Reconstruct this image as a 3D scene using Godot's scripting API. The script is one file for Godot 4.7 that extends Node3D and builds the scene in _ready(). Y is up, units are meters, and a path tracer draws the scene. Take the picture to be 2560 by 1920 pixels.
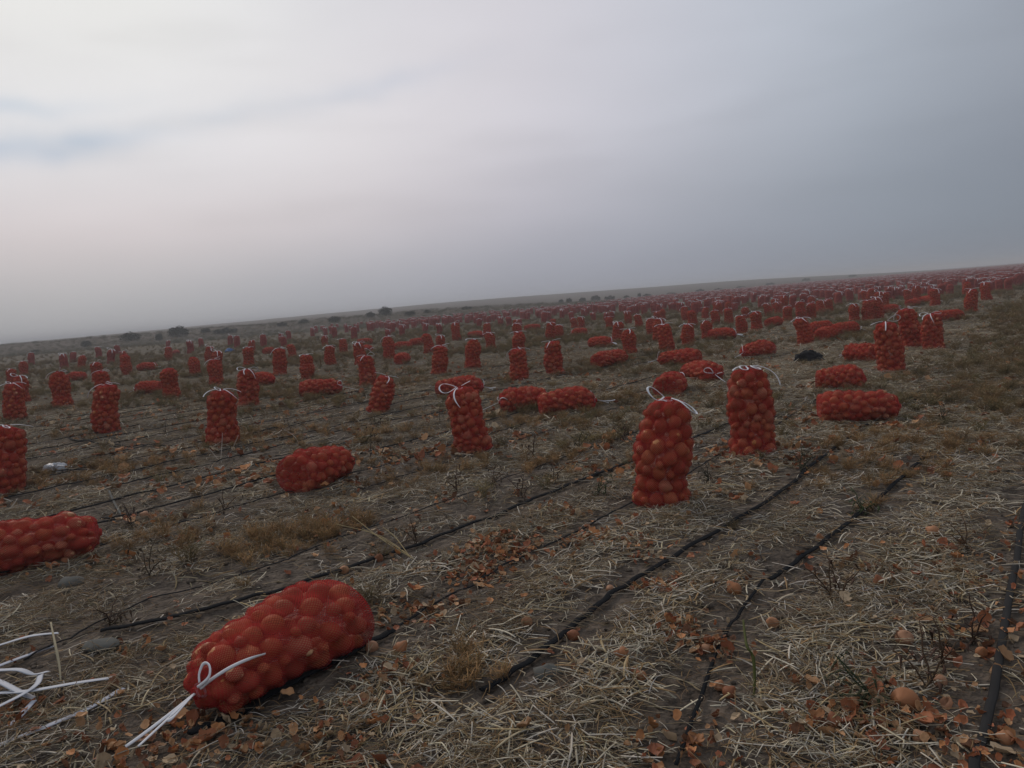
extends Node3D
# A harvested onion field at dusk: red mesh sacks of onions on drip-irrigated rows, dry leaf litter, haze.
# Rows of the field run along the bearing ROW (37.5 degrees to the right of straight ahead); u is measured along a row, v across the rows.

const ROW := 0.6545
const EYE := 1.40
const FAR_FROM := 64.0
const BUSHES := [
	[-57.53, -96.09, 0.50, 0.91, "first dark shrub from the left along the far field edge"],
	[-54.09, -101.48, 0.93, 0.93, "second dark shrub from the left along the far field edge"],
	[-50.73, -106.54, 1.25, 1.73, "third dark shrub from the left along the far field edge"],
	[-45.13, -102.50, 0.98, 0.78, "fourth dark shrub from the left along the far field edge"],
	[-44.07, -106.22, 1.61, 1.61, "fifth dark shrub from the left along the far field edge"],
	[-41.97, -110.28, 0.74, 1.13, "sixth dark shrub from the left along the far field edge"],
	[-37.54, -105.52, 0.87, 1.89, "seventh dark shrub from the left along the far field edge"],
	[-31.39, -110.63, 0.69, 0.85, "eighth dark shrub from the left along the far field edge"],
	[-29.33, -114.30, 0.59, 1.30, "ninth dark shrub from the left along the far field edge"],
	[-23.75, -109.45, 0.91, 1.23, "tenth dark shrub from the left along the far field edge"],
	[-19.42, -113.35, 0.95, 0.80, "eleventh dark shrub from the left along the far field edge"],
	[-17.77, -116.65, 1.40, 1.30, "twelfth dark shrub from the left along the far field edge"],
	[-13.50, -111.18, 0.73, 1.07, "thirteenth dark shrub from the left along the far field edge"],
	[-11.37, -114.44, 0.57, 0.76, "fourteenth dark shrub from the left along the far field edge"],
	[-5.83, -117.86, 0.59, 0.95, "fifteenth dark shrub from the left along the far field edge"],
	[10.54, -150.08, 0.75, 0.70, "sixteenth dark shrub from the left along the far field edge"],
	[12.26, -152.32, 0.95, 0.73, "seventeenth dark shrub from the left along the far field edge"],
	[15.20, -156.15, 0.88, 0.86, "eighteenth dark shrub from the left along the far field edge"],
	[18.29, -160.18, 1.25, 1.19, "nineteenth dark shrub from the left along the far field edge"],
	[21.73, -164.66, 1.04, 1.34, "twentieth dark shrub from the left along the far field edge"],
	[26.10, -170.36, 0.90, 0.89, "twenty-first dark shrub from the left along the far field edge"],
	[29.64, -174.97, 1.22, 0.72, "twenty-second dark shrub from the left along the far field edge"],
	[31.80, -177.78, 0.95, 1.19, "twenty-third dark shrub from the left along the far field edge"],
	[39.36, -187.64, 0.84, 1.69, "twenty-fourth dark shrub from the left along the far field edge"],
	[49.52, -200.88, 1.09, 1.37, "twenty-fifth dark shrub from the left along the far field edge"],
	[49.78, -201.22, 0.73, 1.07, "twenty-sixth dark shrub from the left along the far field edge"],
	[56.61, -210.12, 0.87, 1.28, "twenty-seventh dark shrub from the left along the far field edge"],
	[66.19, -222.60, 0.75, 1.71, "twenty-eighth dark shrub from the left along the far field edge"],
	[81.29, -242.29, 0.83, 1.69, "twenty-ninth dark shrub from the left along the far field edge"],
	[103.18, -270.81, 1.09, 1.70, "thirtieth dark shrub from the left along the far field edge"],
	[132.87, -302.07, 0.91, 2.43, "thirty-first dark shrub from the left along the far field edge"],
]
const SKIN_DRIFTS := [
	[-0.15, -4.38, 0.13, 150],
	[-0.27, -4.00, 0.1, 60],
	[0.65, -3.07, 0.07, 40],
	[0.70, -2.92, 0.05, 25],
	[0.62, -3.62, 0.07, 30],
	[1.34, -2.18, 0.12, 60],
	[1.19, -2.41, 0.12, 40],
	[0.95, -2.38, 0.14, 60],
	[-1.42, -2.54, 0.18, 70],
	[-1.19, -2.53, 0.15, 60],
	[-0.64, -2.47, 0.14, 50],
	[-0.56, -2.93, 0.06, 25],
	[-0.54, -3.57, 0.1, 50],
	[0.60, -4.17, 0.1, 30],
	[-1.10, -7.51, 0.3, 60],
	[0.83, -6.14, 0.3, 50],
	[1.94, -3.48, 0.3, 50],
	[1.72, -2.83, 0.2, 60],
	[-2.22, -7.48, 0.3, 50],
	[2.09, -6.10, 0.3, 40],
	[0.39, -4.45, 0.12, 50],
	[0.42, -2.29, 0.1, 40],
	[-1.94, -2.85, 0.08, 25],
	[1.87, -6.53, 0.25, 60],
]
const WEED_PATCHES := [
	[-1.66, -4.84, 0.16, 26],
	[-1.42, -4.99, 0.15, 22],
	[-3.57, -9.54, 0.35, 40],
	[-1.77, -8.58, 0.5, 50],
	[-0.08, -9.13, 0.4, 40],
	[-3.03, -9.87, 0.5, 50],
	[1.17, -10.61, 0.5, 40],
	[-1.39, -15.18, 0.7, 50],
	[0.11, -11.82, 0.5, 40],
	[3.55, -6.33, 0.5, 50],
	[4.87, -8.14, 0.7, 60],
	[2.98, -6.05, 0.4, 40],
	[-4.62, -7.84, 0.4, 40],
	[-3.95, -7.96, 0.4, 40],
	[-1.28, -5.17, 0.15, 15],
	[0.35, -6.64, 0.25, 25],
	[-2.50, -5.42, 0.25, 20],
	[-0.76, -6.74, 0.3, 30],
	[2.33, -5.31, 0.3, 25],
	[-0.24, -2.91, 0.12, 10],
]
var rng := RandomNumberGenerator.new()
var nz := FastNoiseLite.new()
var used := {}
var M := {}
var protos := {}
var onion_meshes := []
var onion_mats := []
var loose_mats := []
var taped := {}


func _ready():
	rng.seed = 4711
	nz.seed = 17
	nz.noise_type = FastNoiseLite.TYPE_SIMPLEX
	nz.frequency = 1.0
	make_camera()
	make_sky()
	make_sun()
	make_materials()
	make_ground()
	make_bushes()
	make_tapes()
	make_sacks()
	make_far_sacks()
	make_litter()
	make_small_things()


func make_camera():
	var c := Camera3D.new()
	c.name = "camera"
	c.fov = 52.0
	c.near = 0.05
	c.far = 4000.0
	c.position = Vector3(0, EYE, 0)
	add_child(c)
	# held by hand: tipped 5.84 degrees down and rolled 4.65 degrees
	c.basis = Basis(Vector3.RIGHT, deg_to_rad(-5.84)) * Basis(Vector3.BACK, deg_to_rad(-4.65))


# ---------------------------------------------------------------- sky and light
func lin(r, g, b) -> Vector3:
	var c := Color(r / 255.0, g / 255.0, b / 255.0).srgb_to_linear()
	return Vector3(c.r, c.g, c.b)


func make_sky():
	# A thin overcast at dusk: brightest around the hidden sun ahead on the left, greyer and bluer away from it, a dull haze on the horizon.
	var far_low := lin(118, 125, 134)
	var az := [-180.0, -105.0, -72.0, -48.0, -30.0, -22.0, -10.0, 2.0, 14.0, 25.0, 36.0, 70.0, 180.0]
	var el := [-5.0, 1.0, 3.0, 6.5, 12.0, 20.0, 45.0, 90.0]
	var low := [far_low, lin(126, 132, 141), lin(144, 147, 154), lin(164, 165, 168), lin(174, 174, 174), lin(174, 175, 177), lin(166, 168, 173), lin(156, 158, 167), lin(147, 151, 161), lin(136, 143, 153), lin(124, 132, 142), far_low, far_low]
	var haze := [far_low, lin(128, 134, 143), lin(150, 152, 160), lin(176, 175, 177), lin(188, 186, 185), lin(188, 187, 188), lin(179, 179, 184), lin(167, 168, 177), lin(155, 159, 169), lin(141, 149, 159), lin(127, 135, 145), far_low, far_low]
	var mid := [lin(126, 133, 142), lin(136, 143, 152), lin(174, 174, 181), lin(200, 195, 196), lin(217, 209, 208), lin(218, 211, 211), lin(206, 201, 203), lin(189, 187, 195), lin(168, 172, 181), lin(149, 157, 167), lin(131, 138, 149), lin(124, 131, 141), lin(126, 133, 142)]
	var high := [lin(134, 141, 150), lin(148, 155, 164), lin(197, 196, 199), lin(218, 218, 219), lin(227, 227, 228), lin(230, 230, 231), lin(226, 223, 224), lin(213, 210, 216), lin(192, 195, 204), lin(170, 178, 188), lin(145, 151, 161), lin(134, 141, 150), lin(134, 141, 150)]
	var top := [lin(148, 155, 165), lin(164, 171, 180), lin(205, 205, 208), lin(224, 224, 223), lin(235, 235, 231), lin(236, 237, 233), lin(222, 222, 225), lin(213, 210, 215), lin(198, 201, 210), lin(183, 191, 201), lin(160, 166, 177), lin(148, 155, 165), lin(148, 155, 165)]
	for q in [low, haze, mid, high, top]:
		for k in az.size():
			q[k] *= Vector3(0.995, 0.995, 1.012) if k > 6 or k < 3 else Vector3(1.0, 0.99, 1.005)
	var up := []
	var zen := []
	for k in az.size():
		up.append(lin(186, 190, 198).lerp(top[k], 0.35))
		zen.append(lin(186, 191, 200))
	var rows := [low, low, haze, mid, high, top, up, zen]
	var w := 1024
	var h := 512
	var im := Image.create_empty(w, h, false, Image.FORMAT_RGBF)
	var nb := FastNoiseLite.new()
	nb.seed = 5
	nb.frequency = 1.0
	nb.fractal_octaves = 4
	# azimuth weights, once per column: a soft blend of the nodes
	var cols := []
	for i in w:
		var a := wrapf((i + 0.5) / w * 360.0, -180.0, 180.0)
		var mixw := []
		mixw.resize(az.size())
		mixw.fill(0.0)
		for q in [[-6.0, 0.25], [0.0, 0.5], [6.0, 0.25]]:
			var b: float = wrapf(a + q[0], -180.0, 180.0)
			for k in az.size() - 1:
				if b >= az[k] and b <= az[k + 1]:
					var t: float = (b - az[k]) / (az[k + 1] - az[k])
					mixw[k] += (1.0 - t) * q[1]
					mixw[k + 1] += t * q[1]
					break
		cols.append(mixw)
	for j in h:
		var e := 90.0 - (j + 0.5) / h * 180.0
		var line := []
		for k in az.size():
			var c := Vector3.ZERO
			for q in [[-1.2, 0.3], [0.0, 0.4], [1.2, 0.3]]:
				var b: float = clampf(e + q[0], -4.9, 89.9)
				for n in el.size() - 1:
					if b >= el[n] and b <= el[n + 1]:
						c += (rows[n][k] as Vector3).lerp(rows[n + 1][k], (b - el[n]) / (el[n + 1] - el[n])) * float(q[1])
						break
			line.append(c)
		for i in w:
			var c := Vector3.ZERO
			var mixw: Array = cols[i]
			for k in az.size():
				if mixw[k] > 0.0:
					c += line[k] * float(mixw[k])
			if e > 0.0:
				var a := wrapf((i + 0.5) / w * 360.0, -180.0, 180.0)
				var ang := deg_to_rad(a)
				var p := Vector3(cos(ang) * 2.2, e * 0.26, sin(ang) * 2.2)
				var n := nb.get_noise_3dv(p)
				var wisps := smoothstep(0.0, 0.6, n) * smoothstep(3.0, 9.0, e) * 0.05
				# a long blue gap in the cloud, low on the left
				var bend := 0.9 * nb.get_noise_1d(a * 0.06) + 0.35 * nb.get_noise_1d(a * 0.3 + 70.0)
				var gap := exp(-pow((e - 11.3 - (a + 31.0) * 0.17 - bend) / 0.85, 2.0)) + 0.5 * exp(-pow((e - 13.6 - (a + 31.0) * 0.11 - bend) / 0.5, 2.0)) * smoothstep(-16.0, -32.0, a)
				gap *= (0.30 + 0.70 * smoothstep(-20.0, -31.0, a)) * smoothstep(4.0, -8.0, a) * smoothstep(-75.0, -45.0, a)
				gap *= 0.55 + 0.8 * clampf(nb.get_noise_2d(a * 0.10, e * 0.45) + 0.4, 0.0, 1.0)
				c = c * (1.0 - wisps) + Vector3(-0.30, -0.20, -0.10) * gap * c.x
				# faint swells of the cloud sheet, everywhere
				c *= 1.0 + 0.03 * nb.get_noise_2d(a * 0.06 + 40.0, e * 0.22)
			im.set_pixel(i, j, Color(c.x, c.y, c.z))
	var sm := PanoramaSkyMaterial.new()
	sm.panorama = ImageTexture.create_from_image(im)
	var sky := Sky.new()
	sky.sky_material = sm
	var e := Environment.new()
	e.background_mode = Environment.BG_SKY
	e.sky = sky
	e.tonemap_mode = Environment.TONE_MAPPER_LINEAR
	e.tonemap_exposure = 1.0
	e.sdfgi_enabled = true
	e.ssao_enabled = true
	e.ssil_enabled = true
	e.fog_enabled = true
	e.fog_density = 0.0018
	e.fog_light_color = Color(0.86, 0.86, 0.87)
	var we := WorldEnvironment.new()
	we.name = "world_environment"
	we.environment = e
	add_child(we)


func make_sun():
	var s := DirectionalLight3D.new()
	s.name = "sun"
	s.light_energy = 0.3
	s.light_color = Color(1.0, 0.93, 0.86)
	s.light_angular_distance = 14.0
	s.shadow_enabled = true
	add_child(s)
	# low behind the cloud, ahead on the left
	var to := Vector3(sin(deg_to_rad(-30.0)) * cos(deg_to_rad(34.0)), sin(deg_to_rad(34.0)), -cos(deg_to_rad(-30.0)) * cos(deg_to_rad(34.0)))
	s.look_at_from_position(to * 50.0, Vector3.ZERO, Vector3.UP)


# ---------------------------------------------------------------- helpers
func numbered(called: String) -> String:
	if not used.has(called):
		used[called] = 0
		return called
	used[called] += 1
	return "%s_%03d" % [called, used[called]]


func thing(called: String, label: String, category: String, at := Vector3.ZERO, turn := 0.0, group := "") -> Node3D:
	var o := Node3D.new()
	o.name = numbered(called)
	add_child(o)
	o.position = at
	o.rotation.y = turn
	tag(o, label, category, group)
	return o


func tag(o: Node, label: String, category: String, group := ""):
	o.set_meta("label", label)
	o.set_meta("category", category)
	if group:
		o.set_meta("group", group)
	elif o.has_meta("group"):
		o.remove_meta("group")


func obj(called: String, mesh: Mesh, mat: Material, parent: Node = null) -> MeshInstance3D:
	var o := MeshInstance3D.new()
	o.name = numbered(called) if parent == null else called
	o.mesh = mesh
	if mat:
		o.material_override = mat
	(self if parent == null else parent).add_child(o, true)
	return o


func mat(called: String, r: float, g: float, b: float, rough := 0.9, vertex := true) -> StandardMaterial3D:
	var m := StandardMaterial3D.new()
	m.resource_name = called
	m.albedo_color = Color(r, g, b).linear_to_srgb()
	m.roughness = rough
	m.metallic_specular = 0.3
	m.vertex_color_use_as_albedo = vertex
	m.cull_mode = BaseMaterial3D.CULL_DISABLED
	M[called] = m
	return m


func new_st() -> SurfaceTool:
	var st := SurfaceTool.new()
	st.begin(Mesh.PRIMITIVE_TRIANGLES)
	return st


func commit(st: SurfaceTool) -> ArrayMesh:
	st.generate_normals()
	return st.commit()


# A strip or cord along points: an elliptic section of n corners, w wide and w * flat thick, that tapers towards both ends.
func cord(st: SurfaceTool, first: int, pts: PackedVector3Array, w: float, flat: float, n: int, col: Color, taper := 0.0, side := Vector3.ZERO) -> int:
	var count := pts.size()
	for k in count:
		var d := (pts[mini(k + 1, count - 1)] - pts[maxi(k - 1, 0)]).normalized()
		var s := d.cross(Vector3.UP if side == Vector3.ZERO else side)
		if s.length() < 0.05:
			s = d.cross(Vector3.RIGHT)
		s = s.normalized()
		var t := s.cross(d).normalized()
		var e := 1.0 - taper * absf(2.0 * k / (count - 1) - 1.0)
		for i in n:
			var a := TAU * i / n
			st.set_color(col)
			st.add_vertex(pts[k] + (s * cos(a) + t * sin(a) * flat) * w * 0.5 * e)
	for k in count - 1:
		for i in n:
			var a := first + k * n + i
			var b := first + k * n + (i + 1) % n
			st.add_index(a)
			st.add_index(a + n)
			st.add_index(b)
			st.add_index(b)
			st.add_index(a + n)
			st.add_index(b + n)
	for i in range(1, n - 1):
		st.add_index(first)
		st.add_index(first + i)
		st.add_index(first + i + 1)
		var z := first + (count - 1) * n
		st.add_index(z)
		st.add_index(z + i + 1)
		st.add_index(z + i)
	return first + count * n


func smooth(pts: Array, per: int) -> PackedVector3Array:
	var out := PackedVector3Array()
	var n := pts.size()
	for k in n - 1:
		var a: Vector3 = pts[maxi(k - 1, 0)]
		var b: Vector3 = pts[k]
		var c: Vector3 = pts[k + 1]
		var d: Vector3 = pts[mini(k + 2, n - 1)]
		for i in per:
			out.append(b.cubic_interpolate(c, a, d, float(i) / per))
	out.append(pts[n - 1])
	return out


func rr(a: float, b: float) -> float:
	return rng.randf_range(a, b)


func uv_of(x: float, z: float) -> Vector2:
	return Vector2(x * sin(ROW) - z * cos(ROW), -x * cos(ROW) - z * sin(ROW))


func height(x: float, z: float) -> float:
	var d := Vector2(x, z).length()
	var fine := clampf(1.0 - (d - 6.0) / 20.0, 0.0, 1.0)
	var v := uv_of(x, z).y
	var y := 0.010 * nz.get_noise_2d(x * 1.3, z * 1.3) + 0.012 * sin(v / 0.72 * TAU + 0.6) * clampf(1.0 - (d - 12.0) / 30.0, 0.0, 1.0)
	# the field ends in a low grassy bank, highest ahead on the left
	if z < -80.0:
		var az := rad_to_deg(atan2(x, -z))
		y += 1.28 * smoothstep(92.0, 124.0, -z) * smoothstep(16.0, -6.0, az) * (1.0 + 0.12 * nz.get_noise_2d(x * 0.05, z * 0.05))
	# far off, a pale stubble rise
	if d > 170.0:
		var az2 := rad_to_deg(atan2(x, -z))
		y += 4.2 * smoothstep(170.0, 520.0, d) * smoothstep(-40.0, 2.0, az2) * smoothstep(33.0, 14.0, az2) * smoothstep(2200.0, 700.0, d)
	if fine > 0.0:
		y += fine * (0.010 * nz.get_noise_2d(x * 4.5 + 30.0, z * 4.5) + 0.006 * absf(nz.get_noise_2d(x * 13.0, z * 13.0 + 9.0)))
	return y


# Where weeds grow green: the strip beside the field on the right, and loose patches between the rows.
func weeds_at(x: float, z: float) -> float:
	var v := uv_of(x, z).y
	var d := Vector2(x, z).length()
	var strip := smoothstep(2.9, 0.9, v) * smoothstep(6.0, 10.5, d)
	var patch := smoothstep(0.0, 0.5, nz.get_noise_2d(x * 0.13 + 7.0, z * 0.13)) * smoothstep(4.0, 11.0, d) * 0.75
	return clampf(maxf(strip, patch), 0.0, 1.0)


func straw_at(x: float, z: float) -> float:
	var n := nz.get_noise_2d(x * 0.55 + 3.0, z * 0.55 - 8.0)
	var m := nz.get_noise_2d(x * 1.7 - 11.0, z * 1.7 + 4.0)
	var side := smoothstep(-1.6, 0.6, x - (-z - 3.0) * 0.16)
	var t := 0.66 + 0.66 * side + 0.5 * n
	t *= 0.22 + 0.78 * smoothstep(-0.36, 0.02, m + 0.16 * side)
	return clampf(t, 0.02, 1.4)


# ---------------------------------------------------------------- materials
func noise_texture(freq: float, cols: Array, offs: Array, octaves := 4, seed := 1, size := 512) -> NoiseTexture2D:
	var n := FastNoiseLite.new()
	n.seed = seed
	n.frequency = freq
	n.fractal_octaves = octaves
	var g := Gradient.new()
	g.offsets = PackedFloat32Array(offs)
	var c := PackedColorArray()
	for x in cols:
		c.append((x as Color).linear_to_srgb())
	g.colors = c
	var t := NoiseTexture2D.new()
	t.width = size
	t.height = size
	t.seamless = true
	t.noise = n
	t.color_ramp = g
	return t


func make_materials():
	var soil := mat("soil", 1, 1, 1, 0.97)
	soil.albedo_texture = noise_texture(0.02, [Color(0.055, 0.043, 0.034), Color(0.092, 0.073, 0.058), Color(0.150, 0.119, 0.092)], [0.2, 0.5, 0.85], 5, 3)
	soil.uv1_triplanar = true
	soil.uv1_world_triplanar = true
	soil.uv1_scale = Vector3(0.7, 0.7, 0.7)
	soil.heightmap_enabled = true
	soil.heightmap_scale = 2.0
	soil.heightmap_texture = noise_texture(0.06, [Color.BLACK, Color.WHITE], [0.1, 0.9], 5, 8)
	var net := mat("red_net", 0.37, 0.034, 0.031, 0.95)
	net.metallic_specular = 0.08
	net.transparency = BaseMaterial3D.TRANSPARENCY_ALPHA
	# the weave: crossing threads with small holes between them
	var weave := Image.create_empty(64, 64, false, Image.FORMAT_RGBA8)
	for j in 64:
		for i in 64:
			var p := absf(fposmod((i + j) / 64.0, 1.0) - 0.5)
			var q := absf(fposmod((i - j) / 64.0, 1.0) - 0.5)
			var on := maxf(smoothstep(0.30, 0.38, p), smoothstep(0.30, 0.38, q))
			weave.set_pixel(i, j, Color(1.0, 1.0, 1.0, lerpf(0.34, 1.0, on)))
	net.albedo_texture = ImageTexture.create_from_image(weave)
	var neto := mat("red_net_far", 1, 1, 1, 0.8)
	neto.metallic_specular = 0.2
	mat("twine", 0.72, 0.72, 0.75, 0.6, false)
	mat("ribbon", 0.46, 0.48, 0.53, 0.6, false)
	mat("twine_dull", 0.40, 0.42, 0.48, 0.7, false)
	for c in [[0.45, 0.17, 0.06], [0.54, 0.23, 0.095], [0.34, 0.105, 0.045], [0.56, 0.31, 0.17], [0.40, 0.19, 0.09]]:
		var m := mat("onion_%d" % onion_mats.size(), c[0], c[1], c[2], 0.5)
		onion_mats.append(m)
	for c in [[0.32, 0.135, 0.06], [0.38, 0.18, 0.09], [0.25, 0.095, 0.045], [0.36, 0.19, 0.11]]:
		loose_mats.append(mat("loose_onion_%d" % loose_mats.size(), c[0], c[1], c[2], 0.6))
	mat("tape", 0.011, 0.012, 0.014, 0.8, false).metallic_specular = 0.12
	mat("tape_dusty", 0.032, 0.031, 0.031, 0.9, false).metallic_specular = 0.15
	var straw := mat("straw", 1, 1, 1, 0.85)
	straw.backlight_enabled = true
	straw.backlight = Color(0.25, 0.25, 0.25)
	var skin := mat("skin", 1, 1, 1, 0.55)
	skin.backlight_enabled = true
	skin.backlight = Color(0.5, 0.5, 0.5)
	mat("leaf", 1, 1, 1, 0.85)
	mat("stone", 0.10, 0.10, 0.092, 0.95, false)
	mat("black_cloth", 0.010, 0.010, 0.011, 0.8, false)
	mat("blue_plastic", 0.035, 0.11, 0.26, 0.5, false)
	mat("white_plastic", 0.36, 0.38, 0.42, 0.45, false)


# ---------------------------------------------------------------- ground
func axis_lines(near: float, step: float, last: float, grow: float) -> PackedFloat32Array:
	var out := PackedFloat32Array([0.0])
	var x := 0.0
	var s := step
	while x < last:
		if x > near:
			s *= grow
		x += s
		out.append(x)
	return out


func make_ground():
	var half := axis_lines(4.0, 0.07, 1600.0, 1.075)
	var xs := PackedFloat32Array()
	for k in range(half.size() - 1, 0, -1):
		xs.append(-half[k])
	xs.append_array(half)
	var ahead := axis_lines(8.0, 0.07, 1800.0, 1.07)
	var zs := PackedFloat32Array()
	for z in [-40.0, -15.0, -6.0, -3.0, -1.5, -0.7]:
		zs.append(z)
	zs.append_array(ahead)
	var nx := xs.size()
	var nzz := zs.size()
	var st := new_st()
	for j in nzz:
		for i in nx:
			var x := xs[i]
			var z := -zs[j]
			var uv := uv_of(x, z)
			var green := weeds_at(x, z)
			var d := Vector2(x, z).length()
			var c := Color(1.0, 1.0, 1.0)
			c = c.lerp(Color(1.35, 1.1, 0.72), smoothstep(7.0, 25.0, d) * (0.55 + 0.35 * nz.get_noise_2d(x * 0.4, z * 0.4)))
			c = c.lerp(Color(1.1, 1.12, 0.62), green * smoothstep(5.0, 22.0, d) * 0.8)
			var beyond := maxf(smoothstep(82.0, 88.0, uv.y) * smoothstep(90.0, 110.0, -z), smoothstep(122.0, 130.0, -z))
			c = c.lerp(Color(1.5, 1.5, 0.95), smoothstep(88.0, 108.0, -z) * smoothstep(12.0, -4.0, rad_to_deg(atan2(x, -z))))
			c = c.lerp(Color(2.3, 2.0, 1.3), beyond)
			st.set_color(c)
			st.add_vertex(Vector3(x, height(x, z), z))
	for j in nzz - 1:
		for i in nx - 1:
			var a := j * nx + i
			for q in [a, a + nx, a + 1, a + 1, a + nx, a + nx + 1]:
				st.add_index(q)
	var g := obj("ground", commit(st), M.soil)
	g.set_meta("kind", "structure")
	g.set_meta("label", "bare grey brown soil of the harvested onion field")


func make_bushes():
	var kinds := []
	for k in 3:
		var st := new_st()
		rng.seed = 900 + k
		for n in 1500:
			var lobe := Vector3(rr(-0.75, 0.75), 0.0, rr(-0.5, 0.5))
			var h := 0.95 - 0.45 * lobe.length() + 0.12 * sin(lobe.x * 9.0 + k)
			var p := lobe + Vector3(0, h * pow(rng.randf(), 0.6), 0)
			var s := rr(0.04, 0.095)
			var a := Vector3(rr(-1, 1), rr(-0.4, 1), rr(-1, 1)).normalized()
			var b := a.cross(Vector3(rr(-1, 1), rr(-1, 1), rr(-1, 1))).normalized()
			var c := Color(0.050, 0.055, 0.035) * rr(0.7, 1.35)
			st.set_color(c)
			st.add_vertex(p - b * s * 0.5)
			st.set_color(c)
			st.add_vertex(p + a * s * 1.7)
			st.set_color(c)
			st.add_vertex(p + b * s * 0.5)
		var stems := new_st()
		var at := 0
		for n in 16:
			var q := Vector3(rr(-0.6, 0.6), 0, rr(-0.4, 0.4))
			at = cord(stems, at, PackedVector3Array([Vector3(q.x * 0.25, -0.02, q.z * 0.25), q * 0.6 + Vector3(0, 0.35, 0), q + Vector3(0, rr(0.6, 0.95), 0)]), 0.02, 1.0, 3, Color(0.05, 0.04, 0.03), 0.5)
		kinds.append([commit(st), commit(stems)])
	for b in BUSHES:
		var t := thing("shrub", b[4], "shrub", Vector3(b[0], height(b[0], b[1]) - 0.05, b[1]), float(b[0]), "shrubs along the field edge")
		t.scale = Vector3(b[3], b[2], b[3])
		var k: Array = kinds[int(absf(b[0] * 3.0)) % 3]
		obj("foliage", k[0], M.leaf, t)
		obj("stem", k[1], M.leaf, t)


# ---------------------------------------------------------------- onion sacks
const SH := 0.65
const SR := 0.187


# Radius of a standing sack at height y: rounded foot, slightly wavy side, domed shoulders drawn into a neck.
func profile(y: float, w: Array) -> float:
	var r: float = SR * (1.0 + w[0] * sin(TAU * (y / SH * w[1] + w[2])) + 0.06 * (0.5 - y / SH))
	if y < 0.06:
		r *= 0.80 + 0.20 * sqrt(maxf(0.0, 1.0 - pow(1.0 - y / 0.06, 2.0)))
	var yd := SH - 0.14
	if y > yd:
		r *= pow(maxf(0.0, 1.0 - pow((y - yd) / 0.142, 2.0)), 0.5)
	return maxf(r, 0.022)


func pack_onions(w: Array) -> Array:
	# thrown in one by one, big ones first, wherever there is still room just inside the net
	var out := []
	for t in 3600:
		var r := lerpf(0.049, 0.026, minf(t / 2600.0, 1.0)) * rr(0.9, 1.08)
		var y := rr(0.03, SH - 0.035)
		var most: float = maxf(profile(clampf(y, 0.03, SH - 0.03), w) - r, 0.0)
		var a := rr(0, TAU)
		var q := most - rr(0.0, 0.012)
		var c := Vector3(cos(a) * q, y, sin(a) * q)
		var free := true
		for o in out:
			var need: float = (o[1] + r) * 0.90
			if absf(o[0].y - c.y) < need and c.distance_squared_to(o[0]) < need * need:
				free = false
				break
		if free:
			out.append([c, r])
	for turn in 4:
		for i in out.size():
			for j in range(i + 1, out.size()):
				var d: Vector3 = out[j][0] - out[i][0]
				var need: float = (out[i][1] + out[j][1]) * 0.93
				var l := d.length()
				if l < need and l > 0.001:
					var push := d / l * (need - l) * 0.3
					out[i][0] -= push
					out[j][0] += push
		# all of them stay inside the net
		for o in out:
			var c: Vector3 = o[0]
			var r: float = o[1]
			c.y = clampf(c.y, r * 0.95 + 0.004, SH - r * 0.95)
			var most: float = minf(profile(clampf(c.y, 0.03, SH - 0.03), w), profile(clampf(c.y + r * 0.5, 0.03, SH - 0.02), w) + r * 0.15) - r + 0.006
			if c.y > SH - 0.13:
				most = profile(clampf(c.y, 0.03, SH - 0.02), w) - r * 0.8
			var cr := Vector2(c.x, c.z).length()
			if cr > maxf(most, 0.0) and cr > 0.001:
				c.x *= maxf(most, 0.0) / cr
				c.z *= maxf(most, 0.0) / cr
			o[0] = c
	return out


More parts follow.
